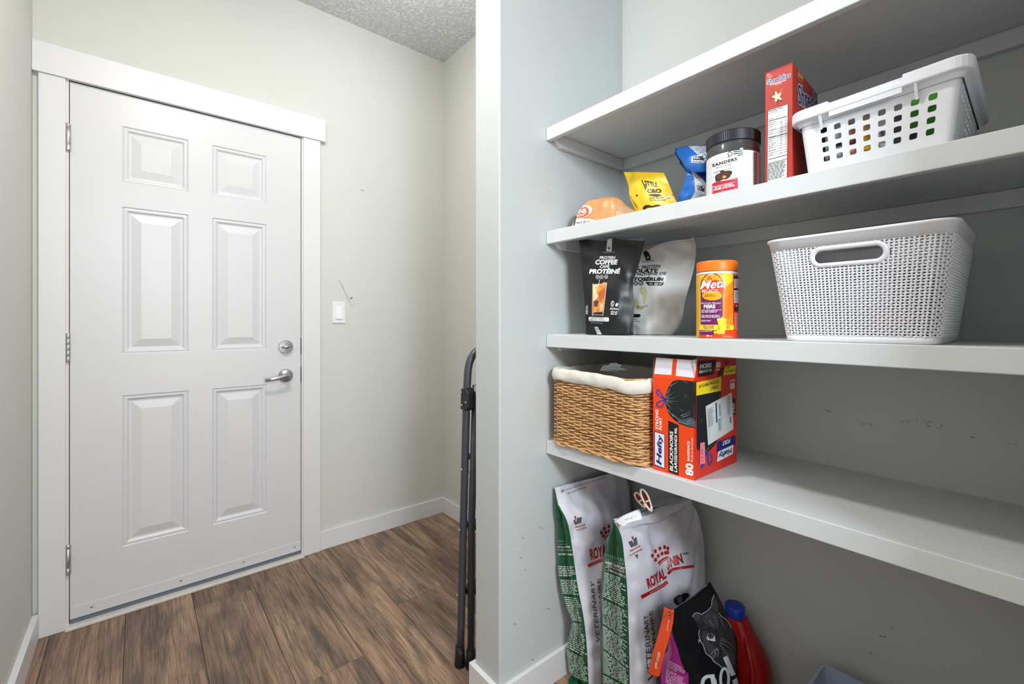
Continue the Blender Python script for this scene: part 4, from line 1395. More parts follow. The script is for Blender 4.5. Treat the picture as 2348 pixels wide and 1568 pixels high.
# ---- cereal box
t = thing('cereal_box', 'tall red cereal box with open top flap beside the upper white basket', 'box', (1.13, .366, S2))
CR_ = mat('cereal_red', (178, 46, 34), .4)
ax, bx_, ay, by_ = 1.03, 1.225, .341, .3925
ct = S2 + .2455
cb = MB().add([(ax, ay, S2), (bx_, ay + .012, S2), (bx_, by_ + .012, S2), (ax, by_, S2), (ax, ay, ct), (bx_, ay + .012, ct), (bx_, by_ + .012, ct), (ax, by_, ct)],
              [(0, 3, 2, 1), (0, 1, 5, 4), (1, 2, 6, 5), (2, 3, 7, 6), (3, 0, 4, 7)])
obj('carton', cb, CR_, t)
obj('top_flap', MB().add([(ax, ay + .004, ct), (ax, by_, ct), (ax + .035, by_ - .004, ct + .0085), (ax + .035, ay + .014, ct + .0085)], [(0, 1, 2, 3)]), mat('card_inside', (96, 84, 72), .8), t, solid=.0008, label='grey brown inside of the open flap')
obj('top_flap', MB().add([(ax + .01, ay + .001, ct), (bx_, ay + .012, ct), (bx_, ay + .03, ct + .004), (ax + .01, ay + .03, ct + .004)], [(0, 1, 2, 3)]), CR_, t, solid=.0006)
P = Print([cb], (1740, 130, 5.406), L=6)
P.text('Shreddies', [(102, 352), (392, 248), (388, 188), (100, 292)], (30, 36, 120), bold=.02, outline=(W, .05)).up(2)
P.ell(132, 238, 28, 22, (206, 60, 60), rot=-.3).ring(132, 238, 28, 22, 4, W).t('Post', (112, 252), (154, 238), 26, W, bold=.005, shear=.2)
P.text('Cinnamon', [(145, 362), (342, 296), (338, 276), (145, 338)], W, bold=.02, shear=.1).t('vanilla', (200, 358), (285, 330), 16, (246, 220, 200), bold=.01)
for a, b in (((220, 490), (170, 425)), ((215, 495), (140, 480)), ((235, 520), (298, 560)), ((225, 530), (240, 605)), ((210, 500), (150, 520))):
    P.stroke([a, b], 16, (58, 30, 22), True)
P.stroke([(235, 490), (296, 392)], 13, (214, 106, 60)).stroke([(245, 500), (308, 430)], 12, (206, 92, 50)).stroke([(220, 520), (208, 590)], 12, (206, 92, 50))
P.up()
for an in (-1.9, -.7, .6, 1.9, 3.1):
    x, y = 228 + 30 * math.cos(an), 495 + 30 * math.sin(an)
    P.ell(x, y, 36, 16, (240, 226, 186), rot=an)
P.up().ell(228, 495, 14, 14, (236, 206, 120))
P.up().quad([(113, 664), (365, 586), (352, 1502), (104, 1570)], BLACK).up().quad([(117, 668), (361, 592), (348, 1496), (108, 1562)], (222, 224, 228)).up()
P.text('Nutrition Facts', [(120, 690), (300, 636), (298, 616), (119, 668)], BLACK, bold=.03)
GT = (90, 90, 94)
for y, w in ((716, 3), (802, 9), (852, 3), (925, 3), (968, 3), (1012, 8), (1040, 3), (1072, 3), (1105, 3), (1138, 3), (1172, 3), (1205, 3), (1238, 3), (1278, 8), (1328, 7)):
    P.stroke([(120, y), (352, y - 62)], w, BLACK if w > 4 else GT)
P.lines([(120, 700), (240, 665), (240, 678), (120, 713)], 1, GT, words=4).text('Calories', [(120, 785), (184, 768), (184, 752), (120, 770)], BLACK, bold=.02)
for k in range(15):
    y = 826 + k * 29
    P.lines([(120, y), (215 - (k % 3) * 18, y - 26), (215 - (k % 3) * 18, y - 13), (120, y + 14)], 1, GT, words=3, jag=.02)
    P.lines([(270, y - 42), (292, y - 48), (292, y - 35), (270, y - 28)], 1, GT, words=1, jag=.02).lines([(330, y - 60), (350, y - 66), (350, y - 52), (330, y - 46)], 1, GT, words=1, jag=.02)
P.lines([(115, 1338), (340, 1285), (335, 1490), (110, 1545)], 11, (60, 60, 64), words=6, jag=.2)
# front
P.ell(511, 246, 40, 66, (206, 140, 50), rot=-.12).up().ell(511, 246, 34, 58, (170, 44, 34), rot=-.12).up().text('Post', [(486, 262), (542, 282), (540, 232), (484, 204)], (236, 200, 130), bold=.01, shear=.1)
P.text('Shreddies', [(482, 588), (812, 770), (812, 520), (478, 338)], (24, 30, 96), bold=.02, outline=((214, 214, 226), .045))
P.flush(t)

# ---- upper white basket with square holes
t = thing('plastic_storage_basket', 'white plastic basket with square holes holding packets on second shelf', 'basket', (1.15, .21, S2))
WP2 = mat('basket_white', (228, 230, 238), .33)
zt_, zb_ = S2 + .1285, S2 + .001
TF = [V((1.012, .326, zt_)), V((.990, .0885, zt_)), V((1.300, .093, zt_)), V((1.315, .320, zt_))]
BF = [V((1.020, .312, zb_)), V((1.006, .103, zb_)), V((1.282, .108, zb_)), V((1.295, .304, zb_))]


def rc(q, r, z=None):
    """rounded quad: 4 corners each with 7 points, and the straight side ends"""
    out = []
    for i in range(4):
        p, a, b = q[i], q[i - 1], q[(i + 1) % 4]
        d1, d2 = (a - p).normalized() * r, (b - p).normalized() * r
        for k in range(7):
            u = k / 6
            out.append(p + d1 * (1 - u) ** 2 + d2 * u ** 2)
    return out


def panel(mb, bl, br, tr, tl, cols, rowsn, u0, u1, v0, v1, fu, fv):
    """wall with rows of round-cornered square holes"""
    def at(u, v):
        return bl.lerp(br, u).lerp(tl.lerp(tr, u), v)
    ub = [0, u0] + [u0 + (u1 - u0) * i / cols for i in range(1, cols)] + [u1, 1]
    vb = [0, v0] + [v0 + (v1 - v0) * i / rowsn for i in range(1, rowsn)] + [v1, 1]
    for i in range(len(ub) - 1):
        for j in range(len(vb) - 1):
            a, b, c_, d = ub[i], ub[i + 1], vb[j], vb[j + 1]
            if 0 < i < len(ub) - 2 and 0 < j < len(vb) - 2:
                cu, cv, hu, hv = (a + b) / 2, (c_ + d) / 2, (b - a) / 2, (d - c_) / 2
                o, n = [], []
                for k in range(24):
                    an = 2 * math.pi * (k + .5) / 24
                    x, y = math.cos(an), math.sin(an)
                    m_ = max(abs(x), abs(y))
                    o.append(at(cu + hu * x / m_, cv + hv * y / m_))
                    sq = (abs(x) ** 5 + abs(y) ** 5) ** .2
                    n.append(at(cu + hu * fu * x / sq, cv + hv * fv * y / sq))
                mb.grid([o, n], closed=True)
                for k in range(4):
                    q = ((1, 1), (-1, 1), (-1, -1), (1, -1))[k]
                    mb.add([at(cu + hu * q[0], cv + hv * q[1]), o[(k * 6 + 2) % 24], o[(k * 6 + 3) % 24]], [(0, 1, 2)])
            else:
                mb.add([at(a, c_), at(b, c_), at(b, d), at(a, d)], [(0, 1, 2, 3)])


def weld(mb):
    bm = bmesh.new()
    me = bpy.data.meshes.new('w')
    me.from_pydata(mb.v, [], mb.f)
    bm.from_mesh(me)
    bmesh.ops.remove_doubles(bm, verts=bm.verts, dist=1e-5)
    out = MB()
    bm.verts.index_update()
    out.v = [v.co.copy() for v in bm.verts]
    out.f = [tuple(v.index for v in f.verts) for f in bm.faces]
    bm.free()
    bpy.data.meshes.remove(me)
    return out


cT, cB = rc(TF, .014), rc(BF, .012)
tub = MB()
for i in range(4):
    j = (i + 1) % 4
    tub.grid([cB[i * 7:i * 7 + 7], cT[i * 7:i * 7 + 7]])
    a, b = i * 7 + 6, j * 7
    if i == 0:
        panel(tub, cB[a], cB[b], cT[b], cT[a], 8, 4, .075, .965, .13, .70, .50, .56)
    elif i == 1:
        panel(tub, cB[a], cB[b], cT[b], cT[a], 10, 6, .05, .9, .14, .80, .40, .42)
    else:
        panel(tub, cB[a], cB[b], cT[b], cT[a], 8, 4, .1, .9, .16, .70, .40, .46)
tub.f.append(tuple(tub.v.index(p) for p in []) or (0, 1, 2))
tub.f.pop()
tub.add(cB, [tuple(range(28))])
obj('basket_body', weld(tub), WP2, t, solid=.0022)
rows = []
prof = [(-.001, -.030), (.004, -.022), (.0115, -.021), (.0125, -.019), (.0125, -.003), (.011, 0), (.003, .0005), (-.002, -.001), (-.0025, -.02)]
cen = sum(TF, V()) / 4
dense = []
for i in range(4):
    dense += cT[i * 7:i * 7 + 7]
    a, b = cT[i * 7 + 6], cT[((i + 1) % 4) * 7]
    for u in (.03, .10, .20, .205, .35, .5, .65, .72, .725, .85, .93, .97):
        dense.append(a.lerp(b, u))
nn = len(dense)
for o, dz in prof:
    row = []
    for k, p in enumerate(dense):
        tg = dense[(k + 1) % nn] - dense[k - 1]
        n = V((tg.y, -tg.x, 0)).normalized()
        if n.dot(p - cen) < 0:
            n = -n
        side, u = divmod(k, 19)
        low = 0.0
        if side in (0, 2) and 10 <= u <= 14:
            low = -.009
        row.append(p + n * o + V((0, 0, dz + (low if dz > -.019 else 0))))
    rows.append(row)
obj('rim_flange', MB().grid(rows, closed=True), WP2, t, smooth=False, bevel=.0008)
gp = MB()
fa, fb_ = cT[6], cT[7]
na = V((-(fb_ - fa).y, (fb_ - fa).x, 0)).normalized()
if na.x > 0:
    na = -na
q0, q1 = fa.lerp(fb_, .21), fa.lerp(fb_, .72)
gp.prism([q0 + na * .0118 + V((0, 0, -.016)), q1 + na * .0118 + V((0, 0, -.016)), q1 + na * .0105 + V((0, 0, -.03)), q0 + na * .0105 + V((0, 0, -.03))], -na * .0016)
obj('grip_panel', gp, WP2, t, bevel=.0006)
for u in (.135, .80):
    m_ = fa.lerp(fb_, u)
    w_ = (fb_ - fa).normalized() * .002
    obj('rim_rib', MB().prism([m_ - w_ + na * .011 + V((0, 0, -.02)), m_ - w_ + na * .0005 + V((0, 0, -.046)), m_ - w_ - na * .001 + V((0, 0, -.02))], w_ * 2), WP2, t)


def pack(nm, lb_, cat_, y0, y1, z1, col, extra=None, dx=0.0, z0=0.004):
    tt = thing(nm, lb_, cat_, (1.045 + dx, (y0 + y1) / 2, S2 + z0), 'packets inside the upper white basket')
    m_ = mat('packet_%02x%02x%02x' % col, col, .5, vary=.05, vscale=40)
    xx = 1.032 + dx
    obj('packet_body', MB().box(xx, xx + .05, y0, y1, S2 + z0, S2 + z1), m_, tt, bevel=.003)
    for (a, b, c0, c1, cc) in extra or []:
        obj('printed_panel', MB().box(xx - .0008, xx, a, b, S2 + c0, S2 + c1), mat('packet_%02x%02x%02x' % cc, cc, .5), tt)


pack('dark_packet', 'black packet behind the leftmost holes of upper white basket', 'packet', .278, .296, .098, (26, 28, 36), [(.2785, .284, .006, .085, (222, 222, 224))])
pack('white_carton', 'white carton behind the second column of basket holes', 'carton', .2545, .2755, .088, (226, 226, 228), [(.257, .27, .05, .056, (40, 42, 50))])
pack('brown_packet', 'tan and brown packet behind the third column of basket holes', 'packet', .232, .2525, .09, (206, 150, 110), [(.234, .2515, .042, .06, (120, 60, 40)), (.234, .2515, .01, .03, (222, 222, 222))])
pack('yellow_packet', 'yellow packet with pale top behind the fourth column of basket holes', 'packet', .209, .230, .09, (240, 186, 20), [(.21, .2295, .058, .085, (222, 178, 130))])
pack('white_box', 'white box with small grey print behind the fifth column of basket holes', 'carton', .1865, .207, .08, (224, 226, 230), [(.194, .199, .045, .06, (120, 122, 128))])
pack('grey_packet', 'grey packet behind the sixth column of basket holes', 'packet', .164, .1845, .088, (92, 94, 98), [(.166, .182, .01, .022, (90, 52, 50))])
pack('green_packet', 'bright green packet behind the right hand holes of basket', 'packet', .118, .162, .112, (66, 164, 28), [(.145, .1605, .008, .05, (60, 52, 48)), (.122, .14, .008, .026, (40, 60, 34))])

# ================================================================== on the pantry floor
GREEN = mat('bag_green', (6, 78, 48), .26, spec=.6, vary=.06, vscale=12)
BAGW = mat('bag_white', (212, 210, 219), .33, spec=.5, bump=.55, bscale=24)


def food_bag(t, A, B, D, Bb, seed, bulge, amp=.006, crease=None):
    """tall gusseted bag: A front left edge, B front right edge, D back left edge, Bb back right; top to bottom"""
    rows, gl, gr, bk = [], [], [], []
    n = len(A)
    for i in range(n):
        a, b, d, e = A[i], B[i], D[i], Bb[i]
        k = bulge[i]
        nrm = V((0, -1, 0)) + V(((b - a).y, -(b - a).x, 0)).normalized() * .0
        fr_ = [a]
        for f in (.12, .27, .42, .58, .74, .9):
            p = a.lerp(b, f) + nrm * k * math.sin(math.pi * f) ** .8
            if crease:
                p += V((0, {.42: .020, .58: -.016, .74: -.006}.get(f, 0), 0)) * min(1, i / 2)
            fr_.append(p)
        rows.append(fr_ + [b])
        m1 = d.lerp(a, .5) + V((.012 * min(1, i / 2), 0, 0))
        gl.append([d, d.lerp(a, .25) + V((-.004 * min(1, i), 0, 0)), m1, d.lerp(a, .75) + V((-.004 * min(1, i), 0, 0)), a])
        gr.append([b, b.lerp(e, .5) + V((-.01, 0, 0)), e])
        bk.append([e, e.lerp(d, .5) + V((0, .004, 0)), d])
    f, _ = sheet(rows, 44, 70, amp, 11, seed)
    g, _ = sheet(gl, 14, 70, amp * .55, 20, seed + 3)
    obj('front_panel', f, BAGW, t, smooth=True)
    obj('side_gusset', g, GREEN, t, smooth=True, label='glossy green side of the bag')
    obj('back_panel', MB().grid([cr(r, 8) for r in bk]), BAGW, t, smooth=True)
    obj('side_panel', MB().grid([cr(r, 8) for r in gr]), GREEN, t, smooth=True)
    return f, g


DR, GY, GRY = (176, 22, 26), (84, 86, 96), (70, 70, 84)
# ---- rear bag
t = thing('dog_food_bag', 'rear green and white dog food bag in the corner with flat sealed top', 'pet food bag', (1.2, .95, 0), 'large white and green dog food bags on the pantry floor')
A = [onX(1272, 1118, 1.012), onX(1281, 1156, 1.012), onX(1302, 1200, 1.012), onX(1314, 1270, 1.02), onX(1324, 1340, 1.025), onX(1339, 1420, 1.035), onX(1346, 1490, 1.04), onX(1350, 1568, 1.05)]
A.append(V((1.052, .893, 0.002)))
D = [onX(1271, 1119, 1.013), onX(1276, 1158, 1.016), onX(1270, 1200, 1.022), onX(1270, 1260, 1.026), onX(1277, 1330, 1.03), onX(1297, 1390, 1.045), onX(1311, 1425, 1.05), onX(1298, 1500, 1.06), V((1.075, 1.002, 0.002))]
for p in A + D:
    p.y = min(p.y, 1.008)
B, Bb = [], []
for i, p in enumerate(A):
    B.append(V((1.30 if i == 0 else 1.335 + .003 * i, .972 - .006 * i if i else .975, p.z)))
    Bb.append(V((1.30 if i == 0 else 1.345, .978 if i == 0 else 1.0, p.z)))
f1, g1 = food_bag(t, A, B, D, Bb, 3.3, [.0, .004, .012, .02, .026, .03, .03, .03, .02], .012)
P = Print([f1], (1240, 1060, 6.031), L=2.5, lift=.0012)
P.text('– cut here / open / couper ici pour ouvrir / refermable', [(335, 392), (905, 215), (902, 192), (330, 372)], (40, 40, 46), bold=.006).text('zip / presse / refermable', [(366, 445), (636, 352), (634, 330), (362, 422)], (40, 40, 46), bold=.01)
P.ring(290, 384, 12, 10, 4, (40, 40, 46)).ring(290, 408, 12, 10, 4, (40, 40, 46)).stroke([(298, 388), (330, 400)], 5, (40, 40, 46)).stroke([(298, 405), (328, 375)], 5, (40, 40, 46))
P.poly([(495, 770), (566, 755), (556, 835), (470, 862), (448, 800), (470, 790), (488, 830)], GY).poly([(458, 748), (482, 740), (486, 780), (478, 798)], DR)
P.text('VETERINARY EXCLUSIVE', [(470, 910), (615, 868), (610, 846), (468, 888)], DR, bold=.02).text('EXCLUSIVITÉ VÉTÉRINAIRE', [(490, 950), (633, 905), (628, 882), (485, 928)], DR, bold=.02)
for x, y in ((938, 884), (878, 915), (834, 972), (898, 970), (940, 950), (862, 1015)):
    P.ell(x, y, 19, 26, DR)
P.stroke([(880, 1070), (905, 1025), (960, 985)], 16, DR)
P.text('ROYAL CANIN', [(690, 1352), (1300, 1180), (1280, 1000), (672, 1200)], DR, bold=.035)
P.stroke([(652, 1432), (720, 1398), (850, 1345), (1000, 1300)], 40, DR).up().text('HEALTH NUTRITION', [(720, 1400), (900, 1335), (896, 1318), (716, 1382)], (222, 160, 160), bold=.005)
P.fr = (1250, 1300, 5.85)
P.text('VETERINARY', [(735, 1015), (655, 195), (603, 182), (680, 1010)], GRY, bold=.005).text('VÉTÉRINAIRE', [(810, 1005), (736, 150), (682, 160), (757, 1010)], GRY, bold=.005)
P.b = [g1.bvh()]
P.fr = (1240, 1060, 6.031)
LG = (196, 214, 204)
P.text('VETERINARY', [(150, 1100), (330, 1098), (330, 1076), (150, 1075)], (120, 160, 140), bold=.005).text('VÉTÉRINAIRE', [(150, 1138), (370, 1138), (370, 1116), (150, 1112)], (120, 160, 140), bold=.005).text('SUPPORT | SATIÉTÉ', [(140, 1185), (405, 1188), (405, 1150), (140, 1148)], W, bold=.03).text('MANAGEMENT | GESTION DU POIDS', [(150, 1222), (428, 1226), (428, 1204), (150, 1200)], (220, 190, 196), bold=.02).text('SMALL DOG / PETIT CHIEN', [(150, 1276), (440, 1284), (440, 1258), (150, 1252)], W, bold=.015)
P.fr = (1250, 1300, 5.85)
P.lines([(175, -15), (405, -10), (425, 130), (190, 130)], 6, LG, words=5).lines([(200, 165), (435, 175), (462, 380), (235, 360)], 9, LG, words=5).lines([(255, 392), (470, 415), (505, 740), (350, 720)], 15, LG, words=5).lines([(350, 735), (515, 770), (570, 1240), (290, 1080)], 19, LG, words=5).lines([(290, 1100), (570, 1260), (580, 1560), (330, 1450)], 15, LG, words=5)
P.flush(t)
mb_ = MB()
mb_.prism([(1.085, .985, .001), (1.05, .985, .001), (1.035, .97, .001), (1.06, .95, .001)], (0, 0, .012))
obj('bottom_corner', mb_, GREEN, t, bevel=.002)

# ---- front bag
t = thing('dog_food_bag', 'nearer green and white dog food bag with folded top held by a clip', 'pet food bag', (1.2, .76, 0), 'large white and green dog food bags on the pantry floor')
A = [onX(1408, 1195, .99), onX(1425, 1230, .99), onX(1432, 1285, .992), onX(1438, 1350, .995), onX(1441, 1430, 1.0), onX(1443, 1500, 1.005), onX(1444, 1568, 1.01), V((1.015, .722, .002))]
D = [onX(1409, 1194, .992), onX(1396, 1225, 1.0), onX(1385, 1275, 1.01), onX(1378, 1340, 1.02), onX(1376, 1420, 1.03), onX(1376, 1500, 1.035), onX(1379, 1568, 1.04), V((1.045, .86, .002))]
Bp = [(1575, 1143), (1595, 1180), (1608, 1240), (1615, 1310), (1617, 1380), (1617, 1450), (1615, 1520)]
BX = [1.285, 1.31, 1.335, 1.35, 1.355, 1.36, 1.36]
B = [onX(x, y, X) for (x, y), X in zip(Bp, BX)] + [V((1.36, .69, .002))]
for i in range(8):
    B[i].z = A[i].z
Bb = [b + V((.012 * min(i, 1), .012 if i == 0 else .13, 0)) for i, b in enumerate(B)]
Bb[0] = B[0] + V((0, .004, 0))
for q in Bb:
    q.x = min(q.x, 1.368)
f2, g2 = food_bag(t, A, B, D, Bb, 8.2, [.0, .003, .010, .018, .022, .024, .024, .014], .011, .5)
P = Print([f2], (1400, 1180, 6.533), L=2.5, lift=.0012)
P.poly([(262, 408), (315, 385), (340, 430), (352, 350), (385, 335), (404, 450), (305, 490)], GY).poly([(310, 335), (336, 318), (345, 400)], DR)
P.text('VETERINARY EXCLUSIVE', [(290, 560), (445, 478), (440, 448), (285, 535)], DR, bold=.02).text('EXCLUSIVITÉ VÉTÉRINAIRE', [(285, 622), (470, 520), (462, 495), (282, 598)], DR, bold=.02).poly([(360, 600), (408, 588), (402, 662)], GY)
for x, y, q in ((624, 612, 0), (668, 545, 0), (736, 502, 0), (808, 482, 0), (672, 675, 0), (712, 615, 0), (768, 580, 0), (820, 568, 0), (855, 500, 0), (856, 565, 0)):
    P.ell(x, y, 21, 31, DR)
P.stroke([(708, 732), (745, 690), (800, 655), (865, 632)], 26, DR).stroke([(725, 758), (760, 715), (805, 685), (865, 662)], 13, DR)
P.text('ROYAL', [(565, 1115), (845, 945), (800, 785), (530, 960)], DR, bold=.04).text('NIN', [(905, 785), (1092, 725), (1052, 575), (878, 640)], DR, bold=.04).text('CA', [(856, 842), (896, 800), (872, 650), (846, 700)], DR, bold=.03)
P.stroke([(458, 1232), (560, 1178), (690, 1110), (790, 1052), (850, 1000)], 52, DR).stroke([(860, 880), (930, 820), (1050, 795), (1250, 770)], 42, DR).up()
P.text('HEALTH NUTRITION SINCE 1968', [(590, 1178), (838, 1035), (832, 1015), (585, 1158)], (226, 170, 170), bold=.005).text('DEPUIS 1968', [(905, 850), (1070, 805), (1068, 785), (902, 828)], (226, 170, 170), bold=.005)
P.text('®/MD', [(1080, 600), (1172, 585), (1168, 555), (1076, 570)], (80, 60, 66), bold=.005)
P.stroke([(920, 1090), (1005, 1050), (1028, 1145)], 3, GY).stroke([(930, 1100), (985, 1148)], 3, GY)
DG = (40, 42, 56)
P.poly([(945, 1300), (940, 1262), (985, 1215), (1020, 1200), (1075, 1195), (1078, 1172), (1150, 1170), (1178, 1190), (1172, 1225), (1120, 1260), (1120, 1300), (1030, 1372), (985, 1350)], DG).up().poly([(1000, 1235), (1060, 1215), (1075, 1260), (1040, 1330), (1010, 1310)], (112, 112, 128)).ell(1105, 1250, 12, 12, (16, 16, 22))
P.fr = (1250, 1080, 3.213)
P.text('VETERINARY', [(806, 1545), (752, 1055), (722, 1066), (755, 1545)], GRY, bold=.005).text('VÉTÉRINAIRE', [(850, 1545), (787, 1022), (757, 1038), (812, 1545)], GRY, bold=.005)
P.stroke([(828, 1000), (875, 975)], 3, GRY).stroke([(828, 1000), (845, 1095)], 3, GRY)
P.b = [g2.bvh()]
P.text('VETERINARY', [(438, 628), (590, 675), (590, 645), (440, 605)], (120, 160, 140), bold=.005).text('VÉTÉRINAIRE', [(448, 655), (600, 702), (600, 675), (448, 632)], (120, 160, 140), bold=.005).text('SATIETY SUPPORT', [(446, 678), (588, 732), (588, 708), (447, 658)], W, bold=.03).text('WEIGHT MANAGEMENT', [(450, 698), (588, 752), (588, 738), (452, 686)], (220, 200, 204), bold=.02).text('SMALL DOG / PETIT CHIEN', [(474, 734), (620, 800), (620, 782), (475, 718)], W, bold=.01)
P.stroke([(445, 704), (466, 710), (466, 734), (444, 728), (445, 704)], 3, W, smooth=False)
P.fr = (1250, 1300, 5.85)
P.lines([(800, 60), (1080, 170), (1105, 560), (770, 400)], 15, LG, words=5).lines([(765, 420), (1115, 600), (1125, 1000), (780, 760)], 17, LG, words=6).lines([(778, 780), (1125, 1020), (1135, 1380), (785, 1090)], 17, LG, words=6).lines([(785, 1110), (1135, 1400), (1140, 1600), (780, 1420)], 14, LG, words=6).lines([(780, 1440), (1140, 1640), (1140, 1750), (780, 1560)], 7, LG, words=6)
P.flush(t)
# folded top flap with its sticker
tl0, tr0 = A[0], B[0]
rows = []
for dz, dy in ((.004, .004), (.006, -.004), (-.006, -.016), (-.018, -.018), (-.028, -.016)):
    rows.append([tl0.lerp(tr0, u) + V((0, dy - (.008 * math.sin(math.pi * u)), dz + (.006 * math.sin(u * 9)) * (dz < 0) + .012 * u * (dz < 0))) for u in (0, .25, .5, .75, 1)])
fm, _ = sheet(rows, 40, 12, .003, 25, 4.4)
obj('folded_top', fm, BAGW, t, smooth=True, solid=.001)
P = Print([fm], (1240, 1060, 6.031), L=4)
P.lines([(1340, 725), (1560, 650), (1600, 690), (1370, 770)], 4, (50, 50, 54), words=4, solid=False).text('couper ici / presser', [(1700, 560), (1900, 500), (1890, 480), (1690, 540)], (50, 50, 54), bold=.006)
P.flush(t)
stick = []
for x, y in ((1408, 1195), (1430, 1206), (1440, 1200), (1472, 1190), (1466, 1170), (1445, 1176), (1425, 1186)):
    pass
sk, _ = sheet([[onX(1408, 1194, .985), onX(1432, 1180, 1.005), onX(1466, 1166, 1.04)], [onX(1418, 1200, .975), onX(1438, 1192, .995), onX(1470, 1178, 1.03)], [onX(1430, 1206, .972), onX(1442, 1198, .99), onX(1474, 1190, 1.025)]], 14, 8)
obj('paper_sticker', sk, mat('sticker_white', (226, 226, 234), .5), t, smooth=True, solid=.0004, label='white sticker with handwriting on the folded top')
P = Print([sk], (1240, 1060, 6.031), L=3)
HW = (40, 40, 48)
for a in ([(1160, 785), (1185, 800)], [(1170, 800), (1200, 775), (1205, 800)], [(1205, 765), (1220, 790), (1235, 760)], [(1240, 780), (1262, 745), (1258, 790)], [(1250, 765), (1275, 780)], [(1285, 740), (1300, 765), (1312, 735)]):
    P.stroke(a, 4, HW)
P.flush(t)

# ---- bag clip
t = thing('bag_clip', 'white and red plastic bag clip on the folded top of nearer dog food bag', 'clip', (1.05, .72, .56))
CW = mat('clip_white', (226, 214, 204), .4)
CD = mat('clip_red', (120, 18, 26), .5)


def loop(c0, c1, w, X0, X1, nm):
    """elongated clip arm with an eye at the top"""
    (ax_, ay_), (bx2, by2) = c0, c1
    dx, dy = bx2 - ax_, by2 - ay_
    L = math.hypot(dx, dy)
    dx, dy = dx / L, dy / L
    nx_, ny_ = -dy, dx
    out = []
    for k in range(30):
        a = 2 * math.pi * k / 30
        u, v = .5 - .5 * math.cos(a), math.sin(a)
        ww = w * (1 - .45 * u)
        px, py = ax_ + dx * L * u + nx_ * v * ww, ay_ + dy * L * u + ny_ * v * ww
        out.append(onX(px, py, X0 + (X1 - X0) * u))
    return out


for (c0, c1, w, X0, X1) in (((1457, 1130), (1479, 1162), 7.5, 1.03, 1.04), ((1471, 1122), (1494, 1172), 8.5, 1.01, 1.02)):
    outl = loop(c0, c1, w, X0, X1, '')
    arm = MB().tube(outl, .0024, 8, closed=True)
    ar = obj('clip_arm', arm, CW, t, smooth=True)
    cc_ = sum(outl, V()) / len(outl)
    inn = [p.lerp(cc_, .25) + V((.0012, 0, 0)) for p in outl]
    obj('arm_inlay', MB().prism(inn, (.0025, .002, 0)), CD, ar)
    obj('arm_tip', MB().tube([outl[11], outl[15], outl[19]], .0034, 8), CW, ar, smooth=True)
    obj('arm_bridge', MB().tube([outl[8].lerp(cc_, .1), outl[22].lerp(cc_, .1)], .0026, 6), CW, ar, smooth=True)

# ---- cat food bag
t = thing('cat_food_bag', 'black cat food bag with a cat face leaning on the dog food bags', 'pet food bag', (1.12, .55, 0))
CB = mat('cat_bag_black', (7, 8, 11), .42, spec=.35)
yp = (.57, .57, .568, .562, .555, .55, .548)
cl = [(1546, 1397), (1541, 1440), (1553, 1485), (1562, 1515), (1574, 1545), (1578, 1568)]
cr_ = [(1628, 1334), (1653, 1378), (1672, 1425), (1690, 1465), (1692, 1510), (1697, 1568)]
rows = []
for i, (a, b) in enumerate(zip(cl, cr_)):
    pa, pb = onY(*a, yp[i] + .01), onY(*b, yp[i] - .012)
    k = (.0, .008, .016, .022, .024, .024)[i]
    rows.append([pa] + [pa.lerp(pb, f) + V((0, -k * math.sin(math.pi * f), 0)) for f in (.2, .4, .6, .8)] + [pb])
rows[0] = [onY(1546, 1397, .58), onY(1566, 1386, .578), onY(1594, 1372, .572), onY(1607, 1361, .568), onY(1621, 1346, .562), onY(1628, 1333, .556)]
for zz in (.12, .002):
    pa, pb = rows[-1][0].copy(), rows[-1][-1].copy()
    pa.z = pb.z = zz
    pa.x += .004
    rows.append([pa] + [pa.lerp(pb, f) + V((0, -.02 * math.sin(math.pi * f), 0)) for f in (.2, .4, .6, .8)] + [pb])
ctf = pouch('bag_body', rows, 34, 56, CB, t, .003, 16, 7.7, (.0, .075, 0))
bk = [[onY(1552, 1390, .60), onY(1590, 1364, .60), onY(1624, 1338, .58)], [onY(1552, 1400, .60), onY(1590, 1378, .60), onY(1630, 1346, .58)]]
mk, _ = sheet(bk, 12, 4, .003, 30, 3)
obj('bag_back_edge', mk, mat('foil_silver', (150, 154, 166), .35, metal=.3), t, smooth=True, solid=.0006, label='silvery inner edge of the open top')
P = Print([ctf], (1460, 1320, 6.323), L=3.5, rough=.5)
C1, C2, C3, C4 = (58, 58, 62), (112, 112, 116), (196, 196, 200), (34, 34, 38)
P.poly([(1085, 380), (1118, 270), (1160, 330), (1190, 450), (1185, 560), (1250, 640), (1350, 700), (1400, 800), (1440, 1000), (1440, 1250), (1420, 1330), (1330, 1300), (1220, 1330), (1150, 1290), (1060, 1200), (990, 1110), (960, 1000), (915, 920), (900, 800), (880, 700), (830, 650), (808, 590), (835, 545), (890, 535), (940, 560), (1000, 520), (1075, 450)], C4).up()
P.poly([(1100, 380), (1120, 300), (1155, 350), (1180, 460), (1160, 540), (1100, 480)], C1).poly([(825, 590), (850, 555), (900, 555), (930, 590), (900, 650), (860, 660)], C1).poly([(1000, 560), (1080, 500), (1170, 560), (1190, 700), (1130, 760), (1020, 720), (950, 640)], C1).poly([(930, 850), (1000, 780), (1050, 960), (1150, 1050), (1180, 1180), (1100, 1180), (1000, 1060)], C1).poly([(1230, 1100), (1400, 1100), (1420, 1280), (1300, 1290)], C1)
P.up()
rc_ = random.Random(11)
